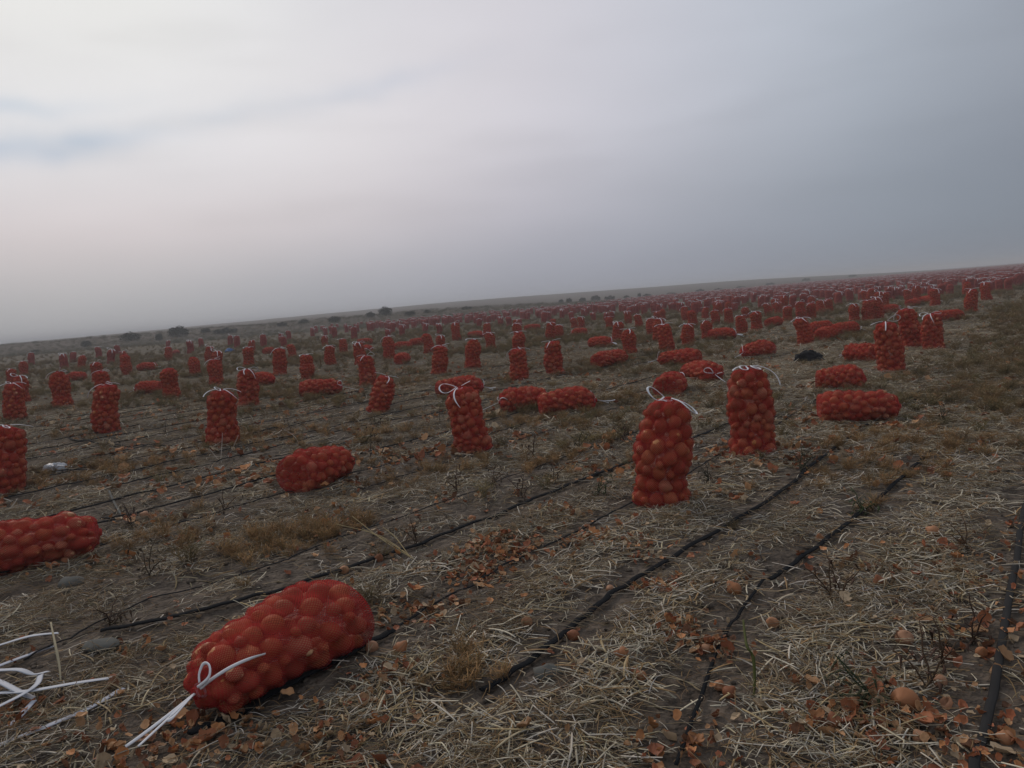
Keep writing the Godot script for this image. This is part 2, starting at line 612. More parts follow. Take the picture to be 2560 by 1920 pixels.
# The net of a sack: a skin stretched over the onions that lie just inside it, in the sack's own upright axes.
func net_points(w: Array, onions: Array, ns: int, np: int, tuft: float) -> Array:
	var us := []   # profile points (radius, y), foot centre to tuft
	us.append(Vector2(0.0, 0.004))
	us.append(Vector2(SR * 0.45, 0.003))
	for k in ns + 1:
		var s := float(k) / ns
		var y := SH * (s + 0.10 * sin(s * TAU) / TAU * -1.0)
		us.append(Vector2(profile(y, w), clampf(y, 0.004, SH)))
	us.append(Vector2(0.026, SH + 0.014 * tuft))
	us.append(Vector2(0.029, SH + 0.036 * tuft))
	us.append(Vector2(0.026, SH + 0.056 * tuft))
	us.append(Vector2(0.0, SH + 0.050 * tuft))
	var rows := us.size()
	var rad := []
	var org := []
	var dirs := []
	var near := []
	for j in rows:
		var u: Vector2 = us[j]
		var oy := clampf(u.y, 0.12, SH - 0.15)
		var dy := u.y - oy
		var base := Vector2(u.x, dy).length()
		org.append(oy)
		dirs.append(Vector2(u.x / base, dy / base))
		near.append(base)
		var line := PackedFloat32Array()
		line.resize(np)
		line.fill(base * ((0.86 if u.y < SH - 0.12 else 0.80) if u.y > 0.02 and u.y < SH - 0.02 else 1.0))
		rad.append(line)
	for o in onions:
		var c: Vector3 = o[0]
		var r: float = o[1]
		var ca := atan2(c.z, c.x)
		var cr := Vector2(c.x, c.z).length()
		var span := np / 2
		if cr > r * 1.05:
			span = int(ceil(asin(clampf(r / cr, 0.0, 1.0)) / TAU * np)) + 1
		var ci := int(round(ca / TAU * np))
		for j in rows:
			var u: Vector2 = us[j]
			if u.y < 0.02 or u.y > SH - 0.015:
				continue
			var dr: Vector2 = dirs[j]
			if absf(u.y - c.y) > r * 2.6:
				continue
			for q in range(-span, span + 1):
				var i := posmod(ci + q, np)
				var a := TAU * i / np
				var dir := Vector3(dr.x * cos(a), dr.y, dr.x * sin(a))
				var rel := c - Vector3(0, org[j], 0)
				var b := rel.dot(dir)
				var k := rel.length_squared() - b * b
				if k < r * r:
					var hit := minf(b + sqrt(r * r - k), near[j] * 1.12)
					if hit > rad[j][i]:
						rad[j][i] = hit
	# a taut net bridges the hollows
	var passes := maxi(1, ns / 24)
	for t in passes:
		for j in range(2, rows - 4):
			var line: PackedFloat32Array = rad[j]
			var up: PackedFloat32Array = rad[j + 1]
			var dn: PackedFloat32Array = rad[j - 1]
			for i in np:
				var av := (line[(i + 1) % np] + line[(i + np - 1) % np] + up[i] + dn[i]) * 0.25
				if av > line[i] and up[i] < line[i] * 1.2:
					rad[j][i] = lerpf(line[i], av, 0.7)
	var pts := []
	for j in rows:
		var line := PackedVector3Array()
		for i in np:
			var a := TAU * i / np
			var dr: Vector2 = dirs[j]
			var l: float = rad[j][i] + 0.0035
			line.append(Vector3(dr.x * cos(a) * l, org[j] + dr.y * l, dr.x * sin(a) * l))
		pts.append(line)
	return pts


# Standing sacks keep their axes; lying ones turn the upright axis to +z (the neck end), sag and flatten on the soil.
func laid(p: Vector3, lie: float, bend: float, w: Array) -> Vector3:
	var s := (p.y - SH * 0.5) / (SH * 0.5)
	var lump := sin(clampf(s + 1.0, 0.0, 2.0) * 2.3)
	if lie <= 0.0:
		return Vector3(p.x + w[3] * lump, p.y, p.z + w[4] * lump)
	p *= Vector3(1.0 - w[5] * s, 1.0, 1.0 - w[5] * s)
	var sag := 1.0 - 0.22 * maxf(0.0, absf(s) - 0.55)
	return Vector3(-p.x * 1.07 + bend * (s * s - 0.4), (p.z * 0.90 + SR * 0.86) * sag, (p.y - SH * 0.5) * lie)


func net_mesh(pts: Array, lie: float, bend: float, solid: bool, onions: Array, w: Array, hairs: int) -> ArrayMesh:
	var st := new_st()
	var np: int = pts[0].size()
	var reps := Vector2(96.0, 60.0)
	for j in pts.size():
		for i in np + 1:
			var p: Vector3 = pts[j][i % np]
			var q := laid(p, lie, bend, w)
			if lie > 0.0:
				q.y = maxf(q.y, 0.003)
			st.set_uv(Vector2(reps.x * i / np, reps.y * j / pts.size()))
			if solid:
				var best := 1.0
				for o in onions:
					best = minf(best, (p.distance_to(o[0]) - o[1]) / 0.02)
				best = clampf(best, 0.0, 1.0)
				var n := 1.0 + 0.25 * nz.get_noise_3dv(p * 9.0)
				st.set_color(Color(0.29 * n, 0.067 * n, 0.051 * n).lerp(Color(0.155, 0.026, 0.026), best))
			else:
				var a := (0.70 if lie <= 0.0 else 0.76) + 0.22 * nz.get_noise_3dv(p * 5.0) + 0.12 * nz.get_noise_3dv(p * 17.0)
				a += 0.4 * smoothstep(SH - 0.05, SH, p.y) + 0.08 * nz.get_noise_3dv(p * 60.0) + 0.10 * sin(i * TAU / np * 9.0 + p.y * 7.0) * smoothstep(SH - 0.22, SH - 0.05, p.y)
				st.set_color(Color(1, 1, 1, clampf(a, 0.40, 1.0)))
			st.add_vertex(q)
	for j in pts.size() - 1:
		for i in np:
			var a := j * (np + 1) + i
			var b := a + 1
			var c := a + np + 1
			for q in [a, b, c, b, c + 1, c]:
				st.add_index(q)
	# the loose fibres of the net
	var at := pts.size() * (np + 1)
	for k in hairs:
		var j := 3 + rng.randi() % (pts.size() - 6)
		var i := rng.randi() % np
		var p := laid(pts[j][i], lie, bend, w)
		var q := laid(pts[j][(i + 1) % np], lie, bend, w)
		var r := laid(pts[j + 1][i], lie, bend, w)
		var n := (r - p).cross(q - p).normalized()
		if n.dot(p - laid(Vector3(0, clampf(pts[j][i].y, 0.1, SH - 0.1), 0), lie, bend, w)) < 0.0:
			n = -n
		var t := Vector3(rr(-1, 1), rr(-1, 1), rr(-1, 1)).normalized()
		var l := rr(0.006, 0.016) * (1.0 if hairs > 1000 else 1.3)
		var wide := 0.0007 if hairs > 1000 else 0.0014
		p = p.lerp(q, rng.randf()).lerp(r, rng.randf() * 0.5)
		var s := n.cross(t).normalized() * wide
		for v in [p - s, p + s, p + (n * 0.6 + t * 0.7) * l]:
			st.set_color(Color(1, 1, 1, 1))
			st.set_uv(Vector2.ZERO)
			st.add_vertex(v)
			st.add_index(at)
			at += 1
	return commit(st)


func onion_shape(seg: int, rows: int, neck: float) -> ArrayMesh:
	var st := new_st()
	for j in rows + 1:
		var t := float(j) / rows
		var y := -cos(t * PI)
		var r := sin(t * PI)
		if y > 0.62:
			r = maxf(r * 0.86, 0.07)
			y += neck * pow((y - 0.62) / 0.38, 1.5)
		if j == 0 or j == rows:
			r = 0.03
		for i in seg:
			var a := TAU * i / seg
			var s := 1.0 + 0.16 * sin(i * 2.4 + j * 0.15) - 0.10 * (i % 2)
			st.set_color(Color(s, s, s))
			st.add_vertex(Vector3(cos(a) * r, y * 0.94, sin(a) * r))
	for j in rows:
		for i in seg:
			var a := j * seg + i
			var b := j * seg + (i + 1) % seg
			for q in [a, b, a + seg, b, b + seg, a + seg]:
				st.add_index(q)
	return commit(st)


# A tie of white twine on the crown of a sack. Each tail: [azimuth, length, loop?, stiffness]; tails lie over the dome and hang down its side.
func tie_mesh(tails: Array, w: Array, width: float) -> ArrayMesh:
	var st := new_st()
	var at := 0
	# the binding round the neck
	var ring := PackedVector3Array()
	for i in 10:
		ring.append(Vector3(cos(TAU * i / 9.0) * 0.028, SH - 0.004 + 0.004 * sin(i * 2.0), sin(TAU * i / 9.0) * 0.028))
	at = cord(st, at, ring, width * 0.9, 0.6, 5, Color.WHITE)
	for t in tails:
		var a: float = t[0]
		var pts := []
		var n := 6
		if t[2]:
			for k in 9:
				var f := k / 8.0
				var out: float = sin(f * PI) * t[1]
				var fan: float = 0.34 * sin(f * TAU) / (0.35 + f * (1.0 - f) * 4.0)
				pts.append(drape(a + fan, out, t[3], w, t[4] if t.size() > 4 else 0.0) + Vector3.UP * sin(f * TAU) * t[1] * 0.30 * t[3])
		else:
			var curl := rr(-0.5, 0.5)
			for k in n + 1:
				var f := float(k) / n
				pts.append(drape(a + curl * f * f, f * t[1], t[3], w, t[4] if t.size() > 4 else 0.0))
		at = cord(st, at, smooth(pts, 3), width, 0.42, 6, Color.WHITE, 0.1)
	return commit(st)


func drape(a: float, s: float, stiff: float, w: Array, away: float) -> Vector3:
	if away > 0.0:   # a tail that runs on past the neck
		return Vector3(cos(a) * s * 0.4, SH + 0.02 + s * 0.9, sin(a) * s * 0.34)
	# arc length s from the neck down the dome, lifted by the stiffness of the twine
	var y := SH
	var r := 0.022
	var left := s
	while left > 0.0 and y > 0.1:
		var y2 := y - 0.004
		var r2: float = profile(y2, w)
		left -= Vector2(r2 - r, 0.004).length()
		y = y2
		r = r2
	var on := Vector3(cos(a) * (r + 0.012), y + 0.012, sin(a) * (r + 0.012))
	var free := Vector3(cos(a) * (0.02 + s * 0.92), SH + 0.02 + s * 0.34 * (stiff * 1.6 - 0.5) - s * s * 0.5, sin(a) * (0.02 + s * 0.92))
	return on.lerp(free, stiff)


const TIES := [
	[[0.2, 0.20, false, 0.55], [2.9, 0.24, false, 0.5], [1.2, 0.20, false, 0.0], [2.2, 0.10, true, 0.7]],
	[[0.0, 0.17, false, 0.8], [3.2, 0.18, false, 0.75], [1.6, 0.20, false, 0.0]],
	[[0.4, 0.16, true, 0.85], [3.4, 0.17, false, 0.6], [2.0, 0.20, false, 0.05]],
	[[-0.1, 0.21, false, 0.65], [2.9, 0.28, false, 0.12], [1.2, 0.11, true, 0.7]],
	[[0.1, 0.15, true, 0.6], [3.0, 0.14, true, 0.65], [1.3, 0.25, false, 0.0], [2.2, 0.18, false, 0.1]],
	[[1.0, 0.20, false, 1.0], [3.1, 0.24, false, 0.3], [0.0, 0.12, true, 0.5]],
	[[0.0, 0.20, false, 0.68], [3.14, 0.20, false, 0.62], [1.5, 0.08, true, 0.4]],
	[[2.6, 0.15, true, 0.9], [0.3, 0.22, false, 0.4], [1.2, 0.28, false, 0.0]],
	[[2.9, 0.13, true, 0.95], [0.95, 0.18, true, 0.2]],
	[[2.3, 0.09, true, 0.45], [1.3, 0.09, true, 0.3], [3.0, 0.13, false, 0.5], [0.35, 0.27, false, 0.2]],
	[[3.1, 0.17, true, 0.85], [0.1, 0.10, false, 0.9], [2.2, 0.27, false, 0.05]],
	[[-1.4, 0.25, false, 0.0, 1.0], [-1.7, 0.23, false, 0.0, 1.0], [-1.9, 0.12, true, 0.0, 1.0], [2.3, 0.26, false, 0.1], [1.9, 0.10, true, 0.3]],
	[[-1.6, 0.28, false, 0.0, 1.0], [0.3, 0.16, true, 0.5], [2.6, 0.22, false, 0.3]],
	[[-1.2, 0.22, false, 0.0, 1.0], [-1.9, 0.15, true, 0.0, 1.0], [2.0, 0.17, false, 0.5]],
]


func sack_proto(key: String, seed: int, tier: int, lie: float) -> Node3D:
	rng.seed = seed
	var w := [rr(0.03, 0.085), rr(1.0, 2.1), rr(0, 1), rr(-0.028, 0.028), rr(-0.028, 0.028), rr(-0.14, 0.10)]
	var bend := rr(-0.07, 0.07) if lie > 0.0 else 0.0
	var onions := pack_onions(w)
	var ns: int = [72, 36, 20][tier]
	var np: int = [84, 40, 22][tier]
	var root := Node3D.new()
	var net := net_points(w, onions, ns, np, 0.3 if lie > 0.0 else 0.25)
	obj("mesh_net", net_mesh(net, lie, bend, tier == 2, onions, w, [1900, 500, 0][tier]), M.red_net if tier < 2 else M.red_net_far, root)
	if tier < 2:
		var joined := new_st()
		for o in onions:
			var p := laid(o[0], lie, bend, w)
			var r: float = o[1]
			if lie > 0.0:
				p.y = maxf(p.y, r * 0.96)
			var b := Basis.from_euler(Vector3(rr(-2, 2), rr(-3, 3), rr(-2, 2)))* Basis.from_scale(Vector3(rr(0.92, 1.04), rr(0.84, 1.04), rr(0.92, 1.04)) * r)
			if lie > 0.0:
				b = Basis.from_scale(Vector3(1.04, 0.87, 1.04)) * b
			if tier == 0:
				var k := obj("onion", onion_meshes[rng.randi() % 3], onion_mats[[0, 0, 1, 1, 2, 3, 4][rng.randi() % 7]], root)
				k.transform = Transform3D(b, p)
			else:
				joined.append_from(onion_meshes[3], 0, Transform3D(b, p))
		if tier == 1:
			var k := obj("onion_filling", joined.commit(), onion_mats[0], root)
			k.set_meta("kind", "stuff")
	root.set_meta("w", w)
	root.set_meta("lie", lie)
	root.set_meta("bend", bend)
	protos[key] = root
	return root


func tie_for(proto: Node3D, kind: int, turn: float, root: Node3D, width: float):
	var w: Array = proto.get_meta("w")
	var key := "tie %d %d" % [kind, int(width * 10000.0)]
	if not protos.has(key):
		rng.seed = 300 + kind
		protos[key] = tie_mesh(TIES[kind], [0.0, 1.0, 0.0], width)
	var o := obj("tie_string", protos[key], M.twine, root)
	var lie: float = proto.get_meta("lie")
	if lie > 0.0:
		# the neck of a lying sack points to +z: the tie turns with it
		var b := Basis(Vector3(-1, 0, 0), Vector3(0, 0, lie), Vector3(0, 0.9, 0)) * Basis(Vector3.UP, turn)
		o.transform = Transform3D(b, laid(Vector3(0, SH, 0), lie, proto.get_meta("bend"), w) - b * Vector3(0, SH, 0))
	else:
		o.rotation.y = turn
		o.scale = Vector3(1.12, 1.0, 1.12)
		o.position.y = 0.004


# One sack: x and z of its foot, height, how far its top leans to the right, tie kind (-1: none), and what it is called.
func sack(x: float, z: float, tall: float, lean: float, kind: int, label: String, group := "", spin := -1.0):
	var d := Vector2(x, z).length()
	var tier := 0 if d < 17.0 else 1 if d < 42.0 else 2
	var keys: int = [9, 7, 6][tier]
	rng.seed = int(absf(x * 7919.0 + z * 104729.0))
	var key := "up %d %d" % [tier, rng.randi() % keys]
	var proto: Node3D = protos[key] if protos.has(key) else sack_proto(key, hash(key) % 100000, tier, 0.0)
	rng.seed = int(absf(x * 7919.0 + z * 104729.0)) + 1
	var o: Node3D = proto.duplicate()
	o.name = numbered("onion_sack")
	add_child(o)
	var turn := rr(0, TAU)
	for c in o.get_children():
		c.transform = Transform3D(Basis(Vector3.UP, turn), Vector3.ZERO) * c.transform
	# ties are drawn with their tails to local +z, which is turned to face back along the line of sight, give or take
	if kind >= 0:
		tie_for(proto, kind, rr(-0.5, 0.5) if spin < 0.0 else spin, o, [0.0145, 0.021, 0.027][tier])
	o.position = Vector3(x, height(x, z) - 0.024, z)
	var wide := clampf(sqrt(tall / SH), 0.9, 1.08)
	var b := Basis(Vector3.UP, atan2(-x, -z))
	b = b * Basis(Vector3.BACK, -atan2(lean, tall))
	o.basis = b.scaled_local(Vector3(wide, clampf(tall * 1.05 / SH, 0.76, 1.2), wide))
	for m in ["w", "lie", "bend"]:
		o.remove_meta(m)
	tag(o, label, "onion sack", group)


# A sack that lies on the soil, its neck towards the compass turn yaw (degrees to the right of straight ahead).
func lying(x: float, z: float, long: float, yaw: float, kind: int, label: String, group := "", fat := 1.0):
	var d := Vector2(x, z).length()
	var tier := 0 if d < 17.0 else 1 if d < 42.0 else 2
	var keys: int = [5, 3, 2][tier]
	rng.seed = int(absf(x * 7919.0 + z * 104729.0)) + 5
	var key := "flat %d %d" % [tier, rng.randi() % keys]
	var proto: Node3D = protos[key] if protos.has(key) else sack_proto(key, hash(key) % 100000, tier, 1.12)
	rng.seed = int(absf(x * 7919.0 + z * 104729.0)) + 6
	var o: Node3D = proto.duplicate()
	o.name = numbered("lying_onion_sack")
	add_child(o)
	if kind >= 0:
		tie_for(proto, kind, rr(-0.6, 0.6), o, [0.0135, 0.020, 0.025][tier])
	o.position = Vector3(x, height(x, z) - 0.016, z)
	o.rotation.y = PI - deg_to_rad(yaw)
	var l := clampf(long / 0.78, 0.66, 1.15)
	o.scale = Vector3(fat, fat, l)
	for m in ["w", "lie", "bend"]:
		o.remove_meta(m)
	tag(o, label, "onion sack", group)
	return o


func make_onion_shapes():
	for k in 3:
		onion_meshes.append(onion_shape(11, 8, [0.15, 0.3, 0.05][k]))
	onion_meshes.append(onion_shape(7, 5, 0.1))
	onion_meshes.append(onion_shape(16, 12, 0.45))


func make_far_sacks():
	# the dense rows far off, past the sacks that stand as things of their own: one mass
	rng.seed = 77
	var key := "up 2 0"
	var proto: Node3D = protos[key] if protos.has(key) else sack_proto(key, hash(key) % 100000, 2, 0.0)
	var meshes := []
	for k in 4:
		var kk := "up 2 %d" % k
		var p: Node3D = protos[kk] if protos.has(kk) else sack_proto(kk, hash(kk) % 100000, 2, 0.0)
		meshes.append((p.get_child(0) as MeshInstance3D).mesh)
	var where := [[], [], [], []]
	var ties := []
	rng.seed = 99
	var v := 5.0
	while v < 80.0:
		var u := 20.0
		while u < 420.0:
			u += 1.75 + maxf(0.0, u - 120.0) * 0.004
			var uu := u + rr(-0.6, 0.6)
			var vv := v + rr(-0.55, 0.55)
			var x := uu * sin(ROW) - vv * cos(ROW)
			var z := -uu * cos(ROW) - vv * sin(ROW)
			var d := Vector2(x, z).length()
			var az := rad_to_deg(atan2(x, -z))
			var keep := rng.randf()
			if d < FAR_FROM or az < -14.0 or az > 44.0 or keep > clampf((az + 19.0) / 21.0, 0.30, 0.92):
				continue
			if -z > 121.0 and uu < 90.0:
				continue
			var s := Vector3(1, rr(0.82, 1.08), 1) * rr(0.94, 1.06)
			var b := Basis(Vector3.UP, rr(0, TAU)) * Basis(Vector3.BACK, rr(-0.1, 0.1))
			where[rng.randi() % 4].append(Transform3D(b.scaled_local(s), Vector3(x, -0.01, z)))
			if rng.randf() < 0.85:
				ties.append(Transform3D(Basis(Vector3.UP, atan2(-x, -z) + rr(-0.5, 0.5)) * Basis.from_scale(Vector3(s.x, s.y, s.x)), Vector3(x, 0.0, z)))
		v += 2.05
	var root := Node3D.new()
	root.name = "far_onion_sacks"
	add_child(root)
	for k in 4:
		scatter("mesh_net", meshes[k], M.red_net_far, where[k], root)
	rng.seed = 306
	var bow := tie_mesh(TIES[6], [0.0, 1.0, 0.0], 0.027)
	scatter("tie_string", bow, M.twine, ties, root)
	root.set_meta("kind", "stuff")
	root.set_meta("label", "mass of red onion sacks in rows fading into the haze")


func scatter(called: String, mesh: Mesh, m: Material, where: Array, parent: Node, cols := []):
	if where.is_empty():
		return
	var mm := MultiMesh.new()
	mm.transform_format = MultiMesh.TRANSFORM_3D
	mm.use_colors = not cols.is_empty()
	mm.mesh = mesh
	mm.instance_count = where.size()
	for i in where.size():
		mm.set_instance_transform(i, where[i])
		if not cols.is_empty():
			mm.set_instance_color(i, cols[i])
	var o := MultiMeshInstance3D.new()
	o.name = called
	o.multimesh = mm
	o.material_override = m
	parent.add_child(o, true)
	o.set_meta("kind", "stuff")


# ---------------------------------------------------------------- drip tapes
func tape(pts: Array, wide: float, mat_name: String, label: String):
	var st := new_st()
	var line := []
	for p in pts:
		line.append(Vector3(p.x, 0.0, p.y))
	var fine := smooth(line, 10)
	for k in fine.size():
		var p := fine[k]
		fine[k] = Vector3(p.x, height(p.x, p.z) + 0.020 + 0.010 * absf(nz.get_noise_2d(p.x * 1.1, p.z * 1.1 + 50.0)), p.z)
		taped[Vector2i(int(floor(p.x / 0.1)), int(floor(p.z / 0.1)))] = true
	cord(st, 0, fine, wide * 0.92, 0.34, 8, Color.WHITE)
	var o := obj("drip_tape", commit(st), M[mat_name])
	tag(o, label, "drip tape", "drip irrigation tapes along the rows")


# ---------------------------------------------------------------- litter
func strand(st: SurfaceTool, at: int, c: Vector3, yaw: float, long: float, wide: float, curl: float, lift: float, col: Color, n := 6) -> int:
	var pts := PackedVector3Array()
	var p := c
	var a := yaw
	var step := long / (n - 1)
	var bend := rr(-curl, curl)
	var arc := rr(0.0, 1.0) * lift
	var tilt := rr(-0.6, 1.0) * lift * (2.2 if rng.randf() < 0.15 else 0.8)
	var knee := rng.randi() % (n * 2)
	var kink := rr(-1.4, 1.4)
	for k in n:
		var f := float(k) / (n - 1)
		pts.append(Vector3(p.x, maxf(0.002, c.y * 0.6 + (f - 0.3) * tilt + sin(f * PI) * arc * 0.35), p.z))
		p += Vector3(cos(a), 0, sin(a)) * step
		a += bend * 0.6 + rr(-curl, curl) * 0.5 + (kink if k == knee else 0.0)
	return cord(st, at, pts, wide, 0.24, 3, col, 0.35)


func straw_clump(seed: int, count: int, spread: float, long: Vector2, wide: Vector2, curl: float, lift: float, cols: Array) -> ArrayMesh:
	rng.seed = seed
	var st := new_st()
	var at := 0
	var main := rr(0, TAU)
	for i in count:
		var r := spread * sqrt(rng.randf())
		var a := rr(0, TAU)
		var c: Color = cols[rng.randi() % cols.size()]
		var lay := main + rng.randfn(0.0, 0.9)
		at = strand(st, at, Vector3(cos(a) * r, rr(0.003, 0.03), sin(a) * r), lay, rr(long.x, long.y), rr(wide.x, wide.y), curl, lift, c * rr(0.75, 1.2))
	return commit(st)


func skin_flake(seed: int) -> ArrayMesh:
	rng.seed = seed
	var st := new_st()
	var n := 6
	var m := 5
	var cup := rr(0.5, 1.5)
	var twist := rr(-0.6, 0.6)
	for j in m:
		for i in n:
			var u := i / (n - 1.0) * 2.0 - 1.0
			var v := j / (m - 1.0) * 2.0 - 1.0
			var e := sqrt(maxf(0.0, 1.0 - v * v * 0.85)) * rr(0.6, 1.15)
			var x := u * e
			var y := cup * (x * x * 0.5 + v * v * 0.25) + twist * x * v * 0.3 + rr(-0.22, 0.22)
			var k := rr(0.8, 1.2)
			st.set_color(Color(k, k, k))
			st.add_vertex(Vector3(x * 0.9, y, v))
	for j in m - 1:
		for i in n - 1:
			var a := j * n + i
			for q in [a, a + n, a + 1, a + 1, a + n, a + n + 1]:
				st.add_index(q)
	return commit(st)


func weed_tuft(seed: int, stems: int, tall: float, spread: float, cols: Array) -> ArrayMesh:
	rng.seed = seed
	var st := new_st()
	var at := 0
	for i in stems:
		var a := rr(0, TAU)
		var r := spread * rng.randf()
		var lean := rr(0.15, 0.9)
		var h := tall * rr(0.45, 1.0)
		var p := Vector3(cos(a) * r * 0.4, -0.01, sin(a) * r * 0.4)
		var pts := PackedVector3Array()
		for k in 5:
			var f := k / 4.0
			pts.append(p + Vector3(cos(a) * lean * h * f * f, h * f * (1.0 - 0.25 * f * lean), sin(a) * lean * h * f * f) + Vector3(rr(-1, 1), 0, rr(-1, 1)) * 0.008)
		var c: Color = cols[rng.randi() % cols.size()] * rr(0.7, 1.25)
		at = cord(st, at, pts, rr(0.0016, 0.003), 1.0, 3, c, 0.4)
		for b in 4:
			var f := rr(0.35, 0.95)
			var q := pts[int(f * 4.0)]
			var b2 := rr(0, TAU)
			var l := rr(0.02, 0.06)
			at = cord(st, at, PackedVector3Array([q, q + Vector3(cos(b2) * l * 0.6, l * 0.35, sin(b2) * l * 0.6), q + Vector3(cos(b2) * l, l * 0.6, sin(b2) * l)]), rr(0.002, 0.006), 0.35, 3, c, 0.5)
	return commit(st)


func clod(seed: int) -> ArrayMesh:
	rng.seed = seed
	var st := new_st()
	var n := FastNoiseLite.new()
	n.seed = seed
	n.frequency = 0.9
	for j in 6:
		for i in 8:
			var t := j / 5.0 * PI
			var a := TAU * i / 8.0
			var p := Vector3(sin(t) * cos(a), -cos(t) * 0.6, sin(t) * sin(a))
			p *= 1.0 + 0.45 * n.get_noise_3dv(p * 1.4)
			st.set_color(Color.WHITE)
			st.add_vertex(p)
	for j in 5:
		for i in 8:
			var a := j * 8 + i
			var b := j * 8 + (i + 1) % 8
			for q in [a, b, a + 8, b, b + 8, a + 8]:
				st.add_index(q)
	return commit(st)


func stuff_root(called: String, label: String) -> Node3D:
	var o := Node3D.new()
	o.name = called
	add_child(o)
	o.set_meta("kind", "stuff")
	o.set_meta("label", label)
	return o


# Spots over the wedge of field ahead: [nearest, farthest, spots per square metre] rings.
func spots(rings: Array, half_turn := 45.0) -> PackedVector2Array:
	var out := PackedVector2Array()
	for q in rings:
		var area: float = (q[1] * q[1] - q[0] * q[0]) * deg_to_rad(half_turn)
		for i in int(area * q[2]):
			var d := sqrt(lerpf(q[0] * q[0], q[1] * q[1], rng.randf()))
			var a := deg_to_rad(rr(-half_turn, half_turn))
			out.append(Vector2(sin(a) * d, -cos(a) * d))
	return out


func on_tape(p: Vector2) -> bool:
	for i in [-1, 0, 1]:
		for j in [-1, 0, 1]:
			if taped.has(Vector2i(int(floor(p.x / 0.1)) + i, int(floor(p.y / 0.1)) + j)):
				return rng.randf() < 0.93
	return false


func lay(x: float, z: float, s: float, tip := 0.0, up := 0.0) -> Transform3D:
	var b := Basis(Vector3.UP, rr(0, TAU)) * Basis(Vector3.RIGHT, rr(-tip, tip))
	return Transform3D(b.scaled(Vector3.ONE * s), Vector3(x, height(x, z) + up, z))


